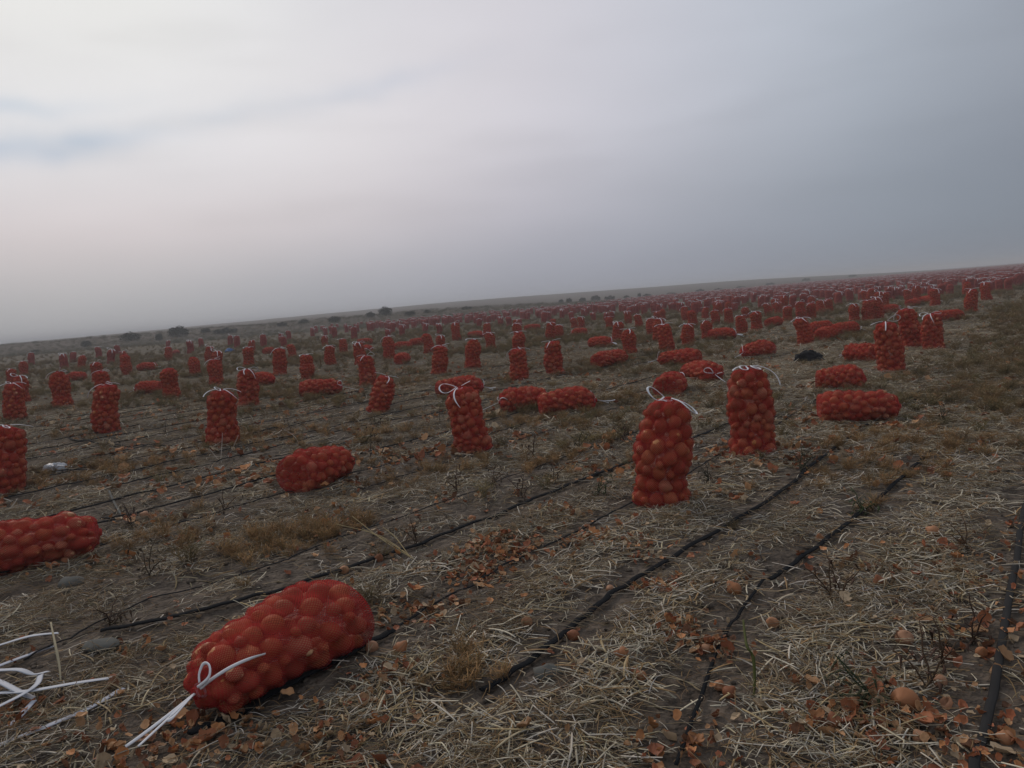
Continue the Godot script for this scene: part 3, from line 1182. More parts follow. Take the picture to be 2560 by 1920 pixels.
func make_litter():
	var pale := [Color(0.47, 0.43, 0.36), Color(0.40, 0.38, 0.335), Color(0.52, 0.475, 0.39), Color(0.32, 0.25, 0.15), Color(0.25, 0.165, 0.085), Color(0.38, 0.33, 0.24)]
	var brown := [Color(0.19, 0.115, 0.06), Color(0.25, 0.165, 0.085), Color(0.15, 0.10, 0.06), Color(0.30, 0.235, 0.15), Color(0.16, 0.13, 0.065), Color(0.34, 0.29, 0.21)]
	var olive := [Color(0.14, 0.105, 0.05), Color(0.17, 0.125, 0.06), Color(0.11, 0.098, 0.048), Color(0.20, 0.14, 0.07)]
	var straws := []
	for k in 8:
		if k < 4:
			straws.append(straw_clump(500 + k, 26, 0.15, Vector2(0.02, 0.12), Vector2(0.0026, 0.0056), 0.13, 0.02, pale))
		else:
			straws.append(straw_clump(500 + k, 13, 0.15, Vector2(0.04, 0.17), Vector2(0.0045, 0.0115), 0.10, 0.018, pale))
	var tangles := []
	for k in 6:
		tangles.append(straw_clump(600 + k, 34, 0.16, Vector2(0.03, 0.13), Vector2(0.0016, 0.0038), 0.3, 0.03, brown))
	var flakes := []
	for k in 8:
		flakes.append(skin_flake(700 + k))
	var tufts := []
	for k in 5:
		tufts.append(weed_tuft(800 + k, 26, 0.17, 0.10, olive))

	# pale dry onion leaves
	rng.seed = 21
	var where := []
	var cols := []
	for k in 8:
		where.append([])
		cols.append([])
	for p in spots([[1.3, 5.0, 215.0], [5.0, 9.0, 165.0], [9.0, 20.0, 66.0], [20.0, 48.0, 12.0]]):
		var d := p.length()
		var t := straw_at(p.x, p.y) * (1.0 - 0.75 * weeds_at(p.x, p.y))
		if rng.randf() > t or on_tape(p):
			continue
		var k := rng.randi() % 8
		where[k].append(lay(p.x, p.y, rr(0.7, 1.2) * (1.0 + 0.7 * smoothstep(5.0, 11.0, d)), 0.12))
		var g := clampf(0.70 + 0.36 * t + rng.randfn(0.0, 0.17), 0.35, 1.35)
		cols[k].append(Color(g, g * 0.98, g * rr(0.86, 1.02)))
	var root := stuff_root("dry_onion_leaves", "pale curled dry onion leaves strewn over the soil")
	for k in 8:
		scatter("dry_leaf", straws[k], M.straw, where[k], root, cols[k])

	# finer brown stalks and roots
	rng.seed = 22
	where = []
	for k in 6:
		where.append([])
	for p in spots([[1.3, 5.0, 110.0], [5.0, 9.0, 100.0], [9.0, 20.0, 56.0], [20.0, 50.0, 12.0]]):
		var n := nz.get_noise_2d(p.x * 0.8 - 30.0, p.y * 0.8 + 60.0)
		if rng.randf() > 0.62 + 0.7 * n or on_tape(p):
			continue
		where[rng.randi() % 6].append(lay(p.x, p.y, rr(0.7, 1.3) * (1.0 if p.length() < 9.0 else 1.4), 0.25))
	root = stuff_root("dry_stalk_litter", "fine brown stalks and roots tangled on the soil")
	for k in 6:
		scatter("dry_stalk", tangles[k], M.straw, where[k], root)

	# orange onion skins, in drifts
	rng.seed = 23
	where = []
	cols = []
	for k in 8:
		where.append([])
		cols.append([])
	var drifts := []
	for q in SKIN_DRIFTS:
		for i in int(q[3] * 1.7):
			drifts.append(Vector2(q[0] + rng.randfn(0.0, q[2]), q[1] + rng.randfn(0.0, q[2])))
	for p in spots([[1.3, 5.0, 110.0], [5.0, 9.0, 110.0], [9.0, 20.0, 50.0], [20.0, 34.0, 8.0]]):
		var n := nz.get_noise_2d(p.x * 0.9 + 80.0, p.y * 0.9)
		if rng.randf() < 0.06 + 1.1 * smoothstep(0.0, 0.55, n):
			drifts.append(p)
	for p in drifts:
		var k := rng.randi() % 8
		where[k].append(lay(p.x, p.y, rr(0.007, 0.018) * (1.0 + 1.1 * pow(rng.randf(), 4.0)) * (1.0 + 0.9 * smoothstep(4.0, 9.0, p.length())), 1.3, rr(0.006, 0.03)))
		var g := rr(0.75, 1.65)
		cols[k].append([Color(0.36 * g, 0.16 * g, 0.065 * g), Color(0.27 * g, 0.10 * g, 0.045 * g), Color(0.36 * g, 0.20 * g, 0.10 * g), Color(0.28 * g, 0.10 * g, 0.05 * g), Color(0.34 * g, 0.25 * g, 0.16 * g), Color(0.16 * g, 0.075 * g, 0.04 * g)][rng.randi() % 6])
	root = stuff_root("onion_skins", "papery orange brown onion skins scattered between the drip tapes")
	for k in 8:
		scatter("onion_skin", flakes[k], M.skin, where[k], root, cols[k])

	# low weeds, half dry
	rng.seed = 24
	where = []
	cols = []
	for k in 5:
		where.append([])
		cols.append([])
	for p in spots([[2.5, 7.0, 6.0], [7.0, 14.0, 30.0], [14.0, 30.0, 24.0], [30.0, 60.0, 6.0], [60.0, 120.0, 1.0]]):
		var t := weeds_at(p.x, p.y)
		var d := p.length()
		if rng.randf() > 0.05 + 0.95 * t + 0.25 * smoothstep(18.0, 50.0, d):
			continue
		var k := rng.randi() % 5
		where[k].append(lay(p.x, p.y, rr(0.55, 1.15) * (1.0 + smoothstep(12.0, 40.0, d) * 0.7), 0.2))
		var g := rr(0.75, 1.3)
		cols[k].append(Color(g * rr(0.9, 1.2), g, g * rr(0.8, 1.1)))
	for q in WEED_PATCHES:
		for i in int(q[3]):
			var k := rng.randi() % 5
			var p := Vector2(q[0] + rng.randfn(0.0, q[2]), q[1] + rng.randfn(0.0, q[2]))
			where[k].append(lay(p.x, p.y, rr(0.4, 0.9), 0.5))
			var g := rr(0.9, 1.6)
			cols[k].append(Color(g * 1.35, g * 1.1, g))
	root = stuff_root("low_weeds", "low olive and brown weeds growing between the onion rows")
	for k in 5:
		scatter("weed", tufts[k], M.leaf, where[k], root, cols[k])

	# the grass fringe at the field edge
	rng.seed = 25
	var edge := []
	var fringe := weed_tuft(870, 60, 0.45, 0.8, [Color(0.105, 0.10, 0.06), Color(0.085, 0.09, 0.05), Color(0.14, 0.125, 0.075)])
	for i in 5200:
		var az := deg_to_rad(rr(-44.0, 10.0))
		var d := rr(84.0, 128.0) / maxf(cos(az), 0.75)
		edge.append(lay(sin(az) * d, -cos(az) * d, rr(0.5, 1.15), 0.15))
	root = stuff_root("field_edge_grass", "tall dull grass along the far edge of the onion field")
	scatter("grass_tuft", fringe, M.leaf, edge, root)

	# clods
	rng.seed = 26
	where = [[], [], [], []]
	for p in spots([[1.3, 5.0, 60.0], [5.0, 10.0, 26.0], [10.0, 18.0, 6.0]]):
		where[rng.randi() % 4].append(lay(p.x, p.y, rr(0.004, 0.016) * (1.0 + 1.6 * pow(rng.randf(), 6.0)), 0.5, 0.002))
	root = stuff_root("soil_clods", "small crumbs and clods of grey soil")
	for k in 4:
		scatter("clod", clod(880 + k), M.soil, where[k], root)


# ---------------------------------------------------------------- single small things
func loose_onion(x: float, z: float, r: float, k: int, label: String):
	var o := obj("loose_onion", onion_meshes[4], loose_mats[k % 4])
	o.transform = Transform3D((Basis(Vector3.UP, x * 31.0) * Basis(Vector3.RIGHT, 0.9 + 0.6 * sin(z * 17.0)) * Basis.from_scale(Vector3(1.0, 0.88 + 0.1 * sin(x * 9.0), 0.94)) * Basis.from_scale(Vector3.ONE * r)), Vector3(x, height(x, z) + r * 0.42, z))
	tag(o, label, "onion", "loose onions left on the ground")


func dry_weed(x: float, z: float, tall: float, dark: float, lean: float, label: String, green := 0.0):
	rng.seed = int(absf(x * 913.0 + z * 377.0))
	var c := Color(0.085, 0.05, 0.032).lerp(Color(0.035, 0.026, 0.02), dark).lerp(Color(0.035, 0.055, 0.02), green)
	var t := thing("dry_weed", label, "weed", Vector3(x, height(x, z) - 0.01, z), 0.0, "single weeds standing in the field")
	var st := new_st()
	var lf := new_st()
	var at := 0
	var la := 0
	for s in (1 if tall > 0.22 else 3):
		var a := rr(0, TAU)
		var pts := PackedVector3Array()
		for k in 6:
			var f := k / 5.0
			pts.append(Vector3(cos(a) * 0.10 * f * f * (1.0 if s else 0.3) + lean * f * tall, tall * f * (1.0 - 0.2 * s), sin(a) * 0.10 * f * f) + Vector3(rr(-1, 1), 0, rr(-1, 1)) * 0.007)
		at = cord(st, at, pts, 0.007, 1.0, 5, c, 0.4)
		for b in 11:
			var q := pts[1 + rng.randi() % 5]
			var a2 := rr(0, TAU)
			var l := rr(0.02, 0.055)
			var tip := q + Vector3(cos(a2) * l, rr(-0.2, 0.8) * l, sin(a2) * l)
			at = cord(st, at, PackedVector3Array([q, q.lerp(tip, 0.5) + Vector3(0, 0.004, 0), tip]), 0.0025, 1.0, 3, c, 0.3)
			if rng.randf() < 0.3 + 0.6 * maxf(dark, green):
				la = cord(lf, la, PackedVector3Array([tip, tip + Vector3(cos(a2), rr(-0.6, 0.3), sin(a2)) * 0.018, tip + Vector3(cos(a2 + 0.4), rr(-1.2, 0.1), sin(a2 + 0.4)) * 0.036]), rr(0.008, 0.018), 0.2, 4, c * 0.9, 0.9)
	obj("stem", commit(st), M.leaf, t)
	if la:
		obj("foliage", commit(lf), M.leaf, t)


func stalk(called: String, label: String, pts: Array, wide: float, col: Color, category := "straw"):
	var st := new_st()
	var at := 0
	for line in pts:
		at = cord(st, at, smooth(line, 6), wide, 0.6, 5, col, 0.4)
	var o := obj(called, commit(st), M.straw)
	tag(o, label, category)


func ribbon(pts: Array, wide: float, label: String, mat_name := "ribbon"):
	var st := new_st()
	var fine := smooth(pts, 8)
	cord(st, 0, fine, wide * 1.4, 0.10, 6, Color.WHITE, 0.05)
	var o := obj("twine_ribbon", commit(st), M[mat_name])
	if mat_name == "stone":
		o.name = numbered("weathered_strip")
		tag(o, label, "strip")
	else:
		tag(o, label, "twine", "loose white twine in a heap")


# A crumpled sheet or rag: a lumpy, folded dome.
func crumple(called: String, label: String, category: String, x: float, z: float, size: Vector3, turn: float, mat_name: String, seed: int):
	var n := FastNoiseLite.new()
	n.seed = seed
	n.frequency = 1.0
	n.fractal_octaves = 3
	var st := new_st()
	var rows := 16
	var seg := 30
	for j in rows:
		for i in seg:
			var t := j / (rows - 1.0)
			var a := TAU * i / seg
			var dir := Vector3(cos(a) * sin(t * PI * 0.56), cos(t * PI * 0.56), sin(a) * sin(t * PI * 0.56))
			var k := 1.0 + 0.35 * n.get_noise_3dv(dir * 1.5) + 0.22 * absf(n.get_noise_3dv(dir * 4.0 + Vector3(9, 0, 0)))
			var p := dir * size * k
			p.y = maxf(p.y, 0.004)
			st.add_vertex(p)
	for j in rows - 1:
		for i in seg:
			var a := j * seg + i
			var b := j * seg + (i + 1) % seg
			for q in [a, a + seg, b, b, a + seg, b + seg]:
				st.add_index(q)
	var o := obj(called, commit(st), M[mat_name])
	o.position = Vector3(x, height(x, z) - 0.004, z)
	o.rotation.y = turn
	tag(o, label, category)


func stone(x: float, z: float, size: Vector3, label: String, seed: int):
	var o := obj("stone", clod(seed), M.stone)
	o.transform = Transform3D(Basis(Vector3.UP, x * 5.0) * Basis.from_scale(size), Vector3(x, height(x, z) + size.y * 0.25, z))
	tag(o, label, "stone")

func make_sacks():
	make_onion_shapes()
	var up := "standing onion sacks in the field"
	var flat := "onion sacks lying in the field"
	sack(-9.06, -14.32, 0.67, 0.00, 0, "far left standing onion sack whose white tie crosses its front like an X", up)
	sack(-11.74, -18.85, 0.62, 0.00, 7, "upright red onion sack, behind the sack with the X-shaped tie", up)
	sack(-20.61, -33.49, 0.62, 0.00, 6, "small hazy onion sack, second-nearest behind the sack with the X-shaped tie", up)
	sack(-17.44, -27.59, 0.53, 0.00, 1, "small hazy onion sack, nearest behind the sack with the X-shaped tie", up)
	sack(-29.93, -49.51, 0.77, 0.04, 3, "small hazy onion sack, back-right of the sack with the X-shaped tie", up)
	sack(-9.44, -16.48, 0.72, 0.00, 5, "tall onion sack alone in the left weeds, thin tie hooked over its top", up)
	sack(-21.41, -37.97, 0.72, 0.00, 4, "small hazy onion sack, behind the tall sack in the left weeds", up)
	sack(-26.38, -47.79, 0.62, 0.07, 3, "small hazy onion sack, second-nearest back-left of the blue scrap", up)
	sack(-19.61, -36.21, 0.61, 0.05, 5, "small hazy onion sack, back-right of the tall sack in the left weeds", up)
	sack(-12.96, -24.75, 0.60, 0.00, 2, "upright red onion sack, back-right of the tall sack in the left weeds", up)
	sack(-26.41, -50.84, 0.78, 0.06, 6, "small hazy onion sack, third-nearest back-left of the blue scrap", up)
	sack(-19.96, -39.58, 0.72, 0.07, 7, "small hazy onion sack, left beside the blue scrap", up)
	sack(-26.78, -54.12, 0.73, 0.03, 6, "small hazy onion sack, fourth-nearest back-left of the blue scrap", up)
	sack(-18.17, -37.32, 0.62, -0.03, 2, "small hazy onion sack, second-nearest front-left of the blue scrap", up)
	sack(-13.34, -27.51, 0.70, -0.05, -1, "small hazy onion sack, back-left of the round topped sack", up)
	sack(-5.98, -11.51, 0.67, 0.03, 3, "standing onion sack in the left field, long looped tie lying level on its crown", up)
	sack(-9.25, -17.76, 0.62, 0.05, 5, "half hidden onion sack whose white tie stands straight up", up)
	sack(-7.16, -16.56, 0.61, -0.03, -1, "round topped onion sack standing against a lying one, tiny tuft of tie", up)
	sack(-16.38, -37.97, 0.64, 0.05, 5, "small hazy onion sack, nearest front-left of the blue scrap", up)
	sack(-28.84, -67.09, 0.62, 0.03, 2, "small hazy onion sack, sixth-nearest back-left of the blue scrap", up)
	sack(-18.59, -46.10, 0.78, 0.07, 4, "small hazy onion sack, nearest back-left of the blue scrap", up)
	sack(-23.21, -59.68, 0.67, 0.07, 6, "small hazy onion sack, fifth-nearest back-left of the blue scrap", up)
	sack(-9.46, -23.64, 0.56, 0.00, -1, "upright red onion sack, second-nearest back-right of the round topped sack", up)
	sack(-7.26, -19.37, 0.61, 0.00, 5, "upright red onion sack, nearest back-right of the round topped sack", up)
	sack(-9.57, -25.80, 0.62, 0.03, 7, "upright red onion sack, third-nearest back-right of the round topped sack", up)
	sack(-12.78, -33.57, 0.62, 0.07, 7, "small hazy onion sack, third-nearest front-left of the blue scrap", up)
	sack(-3.52, -9.37, 0.65, 0.05, 0, "broad standing onion sack with white tails hanging both sides, pale twigs before it", up)
	sack(-4.91, -7.39, 0.63, 0.10, 6, "standing onion sack cut off by the left edge, above the white plastic bag", up)
	sack(-19.64, -55.90, 0.77, 0.07, 7, "small hazy onion sack, second-nearest behind the blue scrap", up)
	sack(-17.50, -50.99, 0.77, 0.05, 6, "small hazy onion sack, nearest behind the blue scrap", up)
	sack(-14.54, -46.91, 0.78, 0.05, 3, "small hazy onion sack, nearest back-right of the blue scrap", up)
	sack(-12.38, -38.13, 0.62, 0.00, 1, "small hazy onion sack, nearest front-right of the blue scrap", up)
	sack(-8.70, -26.26, 0.64, 0.04, 6, "upright red onion sack, second-nearest back-left of the sack with the fanned tie", up)
	sack(-15.59, -54.24, 0.62, 0.06, 7, "small hazy onion sack, second-nearest back-right of the blue scrap", up)
	sack(-16.37, -59.04, 0.71, 0.03, 5, "small hazy onion sack, fifth-nearest back-right of the blue scrap", up)
	sack(-12.34, -43.43, 0.60, 0.00, 6, "small hazy onion sack, nearest right beside the blue scrap", up)
	sack(-6.20, -21.11, 0.70, 0.07, 3, "upright red onion sack, nearest back-left of the sack with the fanned tie", up)
	sack(-8.41, -30.54, 0.50, 0.00, -1, "small hazy onion sack, back-left of the sack with the fanned tie", up)
	sack(-4.81, -18.65, 0.57, 0.00, 6, "standing onion sack behind the short lying sack, tie fanned flat on top", up)
	sack(-4.56, -13.48, 0.63, 0.05, 4, "standing onion sack touching a lying one, right behind the sack with pale twigs", up)
	sack(-16.36, -66.39, 0.68, 0.04, 7, "small hazy onion sack, sixth-nearest back-right of the blue scrap", up)
	sack(-15.36, -66.79, 0.63, 0.00, 4, "small hazy onion sack, seventh-nearest back-right of the blue scrap", up)
	sack(-12.04, -54.94, 0.76, 0.03, 6, "small hazy onion sack, third-nearest back-right of the blue scrap", up)
	sack(-9.17, -39.52, 0.55, 0.00, 7, "small hazy onion sack, second-nearest front-right of the blue scrap", up)
	sack(-5.38, -23.78, 0.56, -0.04, 0, "upright red onion sack, second-nearest back-right of the sack with the fanned tie", up)
	sack(-6.43, -30.71, 0.55, 0.00, 6, "small hazy onion sack, back-right of the sack with the fanned tie", up)
	sack(-14.42, -70.90, 0.62, 0.06, 7, "small hazy onion sack, tenth-nearest back-right of the blue scrap", up)
	sack(-9.43, -48.41, 0.72, 0.05, 5, "small hazy onion sack, second-nearest right beside the blue scrap", up)
	sack(-4.32, -22.76, 0.62, 0.00, 4, "upright red onion sack, nearest back-right of the sack with the fanned tie", up)
	sack(-2.87, -15.59, 0.59, 0.03, 2, "upright onion sack close behind the tipped one, loop of tie rising right", up)
	sack(-1.99, -11.34, 0.53, 0.20, 1, "squat onion sack tipped over to the right, white bow on its peak", up)
	sack(-11.48, -67.61, 0.72, 0.03, 3, "small hazy onion sack, eighth-nearest back-right of the blue scrap", up)
	sack(-7.06, -46.40, 0.47, 0.04, 7, "small hazy onion sack, third-nearest right beside the blue scrap", up)
	sack(-3.71, -24.34, 0.68, 0.00, 3, "upright red onion sack, back-right of the tipped sack", up)
	sack(-7.93, -54.63, 0.74, 0.03, 0, "small hazy onion sack, fourth-nearest back-right of the blue scrap", up)
	sack(-9.29, -68.27, 0.68, 0.03, 7, "small hazy onion sack, ninth-nearest back-right of the blue scrap", up)
	sack(-6.15, -46.25, 0.66, 0.00, 7, "small hazy onion sack, nearest back-left of the crooked centre sack", up)
	sack(-8.30, -70.29, 0.73, 0.00, 0, "small hazy onion sack, eleventh-nearest back-right of the blue scrap", up)
	sack(-8.13, -80.15, 0.68, 0.00, 6, "small hazy onion sack, third-nearest back-left of the crooked centre sack", up)
	sack(-5.02, -48.35, 0.59, 0.04, 7, "small hazy onion sack, second-nearest back-left of the crooked centre sack", up)
	sack(-2.66, -25.96, 0.62, 0.00, -1, "upright red onion sack, back-left of the crooked centre sack", up)
	sack(-3.81, -44.00, 0.58, 0.03, 4, "small hazy onion sack, nearest behind the crooked centre sack", up)
	sack(-2.40, -27.92, 0.47, 0.00, 7, "upright red onion sack, behind the crooked centre sack", up)
	sack(-1.56, -16.95, 0.60, 0.10, 5, "crooked onion sack in the centre with a hooked white tie on top", up)
	sack(-2.19, -33.97, 0.77, -0.06, 2, "small hazy onion sack, back-left of the slim sack with the flat top", up)
	sack(-5.06, -70.49, 0.75, 0.00, 0, "small hazy onion sack, back-right of the crooked centre sack", up)
	sack(-6.09, -78.20, 0.60, 0.03, 7, "small hazy onion sack, second-nearest behind the crooked centre sack", up)
	sack(-0.86, -17.90, 0.64, 0.06, 6, "slim straight onion sack in the centre, level tie across its flat top", up)
	sack(-0.88, -34.05, 0.62, 0.00, 3, "small hazy onion sack, nearest back-right of the slim sack with the flat top", up)
	sack(-0.58, -25.35, 0.51, 0.00, 0, "upright red onion sack, back-right of the slim sack with the flat top", up)
	sack(-4.39, -88.55, 0.58, 0.00, 6, "small hazy onion sack, third-nearest behind the slim sack with the flat top", up)
	sack(-2.91, -71.92, 0.47, 0.00, 7, "small hazy onion sack, second-nearest behind the slim sack with the flat top", up)
	sack(-1.77, -50.86, 0.57, 0.00, 0, "small hazy onion sack, nearest behind the slim sack with the flat top", up)
	sack(-1.31, -58.69, 0.60, 0.00, 3, "small hazy onion sack, third-nearest back-right of the slim sack with the flat top", up)
	sack(-0.41, -50.16, 0.58, 0.04, 4, "small hazy onion sack, second-nearest back-right of the slim sack with the flat top", up)
	sack(0.11, -47.46, 0.61, 0.00, 5, "small hazy onion sack, third-nearest behind the centre sack with the small bow", up)
	sack(0.70, -44.73, 0.47, 0.00, 6, "small hazy onion sack, second-nearest behind the centre sack with the small bow", up)
	sack(0.45, -36.51, 0.62, 0.00, 1, "small hazy onion sack, nearest behind the centre sack with the small bow", up)
	sack(0.36, -29.73, 0.62, 0.00, 0, "upright red onion sack, second-nearest behind the centre sack with the small bow", up)
	sack(0.28, -21.16, 0.62, 0.00, 6, "upright red onion sack, nearest behind the centre sack with the small bow", up)
	sack(0.12, -14.19, 0.57, 0.04, 3, "upright onion sack in the centre behind the lying pair, small bow askew", up)
	sack(1.42, -68.92, 0.57, 0.00, 5, "small hazy onion sack, fifth-nearest behind the centre sack with the small bow", up)
	sack(1.69, -62.83, 0.56, 0.04, 3, "small hazy onion sack, fourth-nearest behind the centre sack with the small bow", up)
	sack(2.35, -50.01, 0.68, 0.04, 5, "small hazy onion sack, nearest back-left of the tall sack with bar-shaped bow", up)
	sack(2.94, -54.66, 0.58, 0.00, 0, "small hazy onion sack, second-nearest behind the tall sack with bar-shaped bow", up)
	sack(3.63, -83.52, 0.55, 0.00, 6, "small hazy onion sack, second-nearest back-left of the tall sack with bar-shaped bow", up)
	sack(4.71, -89.83, 0.65, 0.00, 5, "small hazy onion sack, fourth-nearest behind the tall sack with bar-shaped bow", up)
	sack(2.22, -38.75, 0.47, 0.03, -1, "small hazy onion sack, nearest behind the tall sack with bar-shaped bow", up)
	sack(1.81, -27.90, 0.50, 0.00, 0, "upright red onion sack, second-nearest behind the tall sack with bar-shaped bow", up)
	sack(1.47, -26.94, 0.62, 0.00, 0, "upright red onion sack, nearest behind the tall sack with bar-shaped bow", up)
	sack(0.86, -14.89, 0.62, -0.06, 1, "tall onion sack leaning left, flat bow like a bar, right of the small bow sack", up)
	sack(4.03, -57.61, 0.63, 0.04, 4, "small hazy onion sack, third-nearest behind the tall sack with bar-shaped bow", up)
	sack(4.09, -49.62, 0.55, -0.05, 5, "small hazy onion sack, third-nearest back-right of the tall sack with bar-shaped bow", up)
	sack(3.18, -37.70, 0.47, 0.00, 2, "small hazy onion sack, second-nearest back-right of the tall sack with bar-shaped bow", up)
	sack(3.46, -36.96, 0.51, 0.00, 7, "small hazy onion sack, nearest back-right of the tall sack with bar-shaped bow", up)
	sack(5.75, -59.52, 0.52, 0.03, 7, "small hazy onion sack, fifth-nearest back-left of the sack with the roof-shaped tie", up)
	sack(5.08, -46.53, 0.47, 0.00, 1, "small hazy onion sack, fourth-nearest back-left of the sack with the roof-shaped tie", up)
	sack(3.38, -24.31, 0.56, 0.03, 4, "tall narrow onion sack behind another, tie end hanging down its left side", up)
	sack(2.78, -18.23, 0.57, 0.00, 1, "plump onion sack whose white tie makes a peaked roof on top", up)
	sack(5.49, -43.49, 0.47, 0.00, 1, "small hazy onion sack, second-nearest back-left of the sack with the roof-shaped tie", up)
	sack(6.04, -45.38, 0.47, 0.00, 7, "small hazy onion sack, third-nearest back-left of the sack with the roof-shaped tie", up)
	sack(4.44, -34.36, 0.47, 0.00, 6, "small hazy onion sack, nearest back-left of the sack with the roof-shaped tie", up)
	sack(5.64, -36.85, 0.58, 0.00, 4, "small hazy onion sack, second-nearest behind the sack with the roof-shaped tie", up)
	sack(5.42, -32.69, 0.52, 0.00, 0, "small hazy onion sack, nearest behind the sack with the roof-shaped tie", up)
	sack(4.68, -25.78, 0.54, 0.00, 2, "upright red onion sack, back-left of the straight bulging sack", up)
	sack(6.93, -36.52, 0.47, 0.00, 1, "small hazy onion sack, back-left of the straight bulging sack", up)
	sack(7.54, -38.25, 0.52, 0.00, -1, "small hazy onion sack, behind the straight bulging sack", up)
	sack(4.26, -22.22, 0.62, 0.00, 7, "upright red onion sack, behind the straight bulging sack", up)
	sack(3.66, -18.20, 0.62, -0.06, 6, "tall straight onion sack standing behind the long lying sack, bulging top left", up)
	sack(4.43, -19.43, 0.54, 0.00, 0, "onion sack with a tie arched over its left shoulder, right of the straight tall one", up)
	sack(5.53, -21.84, 0.48, -0.04, 2, "bright onion sack with a stray loop of tie flying off left", up)
	sack(6.64, -28.32, 0.62, 0.00, -1, "upright red onion sack, back-left of the sack with the stray loop", up)
	sack(7.90, -35.01, 0.62, 0.00, 3, "small hazy onion sack, behind the sack with the arched tie", up)
	sack(8.93, -35.47, 0.51, 0.00, 6, "small hazy onion sack, second-nearest behind the sack with the stray loop", up)
	sack(7.73, -29.35, 0.51, 0.00, 5, "small hazy onion sack, nearest behind the sack with the stray loop", up)
	sack(10.00, -37.19, 0.62, 0.00, 2, "small hazy onion sack, back-right of the sack with the stray loop", up)
	sack(8.15, -29.04, 0.56, 0.00, 5, "small hazy onion sack, back-left of the stout sack with the level tie", up)
	sack(6.72, -22.69, 0.52, 0.00, 6, "stout onion sack with a level tie, mid right rows", up)
	sack(12.00, -41.53, 0.47, 0.00, 6, "small hazy onion sack, behind the stout sack with the level tie", up)
	sack(9.72, -32.16, 0.47, 0.00, 6, "small hazy onion sack, back-left of the plump sack on the right", up)
	sack(7.51, -23.74, 0.56, -0.03, 0, "plump onion sack with a long tie across and down its right side, mid right", up)
	sack(10.87, -32.82, 0.54, -0.03, 0, "small hazy onion sack, nearest back-right of the plump sack on the right", up)
	sack(11.81, -34.37, 0.51, 0.00, 0, "small hazy onion sack, second-nearest back-right of the plump sack on the right", up)
	sack(9.73, -27.35, 0.51, 0.00, 2, "upright red onion sack, nearest back-right of the plump sack on the right", up)
	sack(10.35, -27.82, 0.62, 0.00, 2, "upright red onion sack, second-nearest back-right of the plump sack on the right", up)
	sack(10.75, -27.85, 0.55, 0.00, 2, "upright red onion sack, back-left of the trio of bowed sacks", up)
	sack(12.27, -30.87, 0.54, 0.00, 7, "small hazy onion sack, nearest back-left of the trio of bowed sacks", up)
	sack(13.19, -32.31, 0.52, 0.00, 2, "small hazy onion sack, second-nearest back-left of the trio of bowed sacks", up)
	sack(6.34, -16.87, 0.57, -0.04, 0, "onion sack standing alone right of centre, forked white tie hanging over its front", up)
	sack(10.71, -24.33, 0.53, 0.00, 0, "leftmost sack of the close trio of bowed onion sacks on the right", up)
	sack(11.09, -24.24, 0.59, 0.00, 6, "middle sack of the close trio of bowed onion sacks on the right", up)
	sack(11.47, -24.45, 0.65, 0.00, 4, "rightmost sack of the close trio of bowed onion sacks, tie hanging down", up)
	sack(7.35, -14.38, 0.69, -0.04, 3, "tall dark onion sack of the right pair, bow with one wriggling tail", up)
	sack(7.39, -13.63, 0.62, -0.06, 4, "right sack of the tall dark pair, white bow with two hanging tails", up)
	sack(5.38, -11.07, 0.69, -0.06, 2, "large orange lit onion sack before the dark pair, loose loop flying left", up)
	sack(14.24, -24.13, 0.68, 0.00, 1, "orange onion sack at the weedy right border with a pile slumped at its foot", up)
	sack(18.89, -30.95, 0.70, -0.10, 2, "small hazy onion sack, nearest back-right of the weedy-border sack", up)
	sack(25.08, -40.05, 0.61, -0.06, 6, "small hazy onion sack, third-nearest back-right of the weedy-border sack", up)
	sack(24.87, -38.96, 0.66, -0.05, 6, "small hazy onion sack, second-nearest back-right of the weedy-border sack", up)
	sack(19.40, -37.39, 0.47, -0.12, 4, "small hazy onion sack, nearest back-left of the weedy-border sack", up)
	sack(22.69, -42.71, 0.47, -0.06, 7, "small hazy onion sack, third-nearest back-left of the weedy-border sack", up)
	sack(22.91, -42.15, 0.55, -0.06, 0, "small hazy onion sack, second-nearest back-left of the weedy-border sack", up)
	sack(29.97, -46.03, 0.73, -0.04, 3, "small hazy onion sack, fourth-nearest back-right of the weedy-border sack", up)
	sack(0.94, -5.18, 0.67, 0.07, 8, "nearest standing red onion sack, big double white bow loop on its crown", up)
	sack(1.95, -6.45, 0.69, 0.00, 9, "tall standing onion sack just behind the nearest one, flat white bow with one long tail", up)
	sack(-0.41, -7.63, 0.61, -0.10, 10, "standing onion sack leaning left with a wide level bow, before the lying pair", up)
	sack(16.22, -29.89, 0.64, 0.02, 7, "tiny hazy sack in dense rows, nearest back-left of the weedy-border sack", up)
	sack(20.87, -35.73, 0.69, 0.03, -1, "tiny hazy sack in dense rows, nearest behind the weedy-border sack", up)
	sack(23.10, -38.06, 0.57, 0.01, 0, "tiny hazy sack in dense rows, nearest back-right of the weedy-border sack", up)
	sack(24.04, -39.19, 0.55, -0.01, 0, "tiny hazy sack in dense rows, second-nearest back-right of the weedy-border sack", up)
	sack(25.53, -41.19, 0.67, 0.02, 0, "tiny hazy sack in dense rows, third-nearest back-right of the weedy-border sack", up)
	sack(26.47, -42.37, 0.66, 0.01, -1, "tiny hazy sack in dense rows, fourth-nearest back-right of the weedy-border sack", up)
	sack(26.65, -43.80, 0.66, 0.01, 0, "tiny hazy sack in dense rows, fifth-nearest back-right of the weedy-border sack", up)
	sack(29.12, -45.30, 0.60, 0.03, -1, "tiny hazy sack in dense rows, sixth-nearest back-right of the weedy-border sack", up)
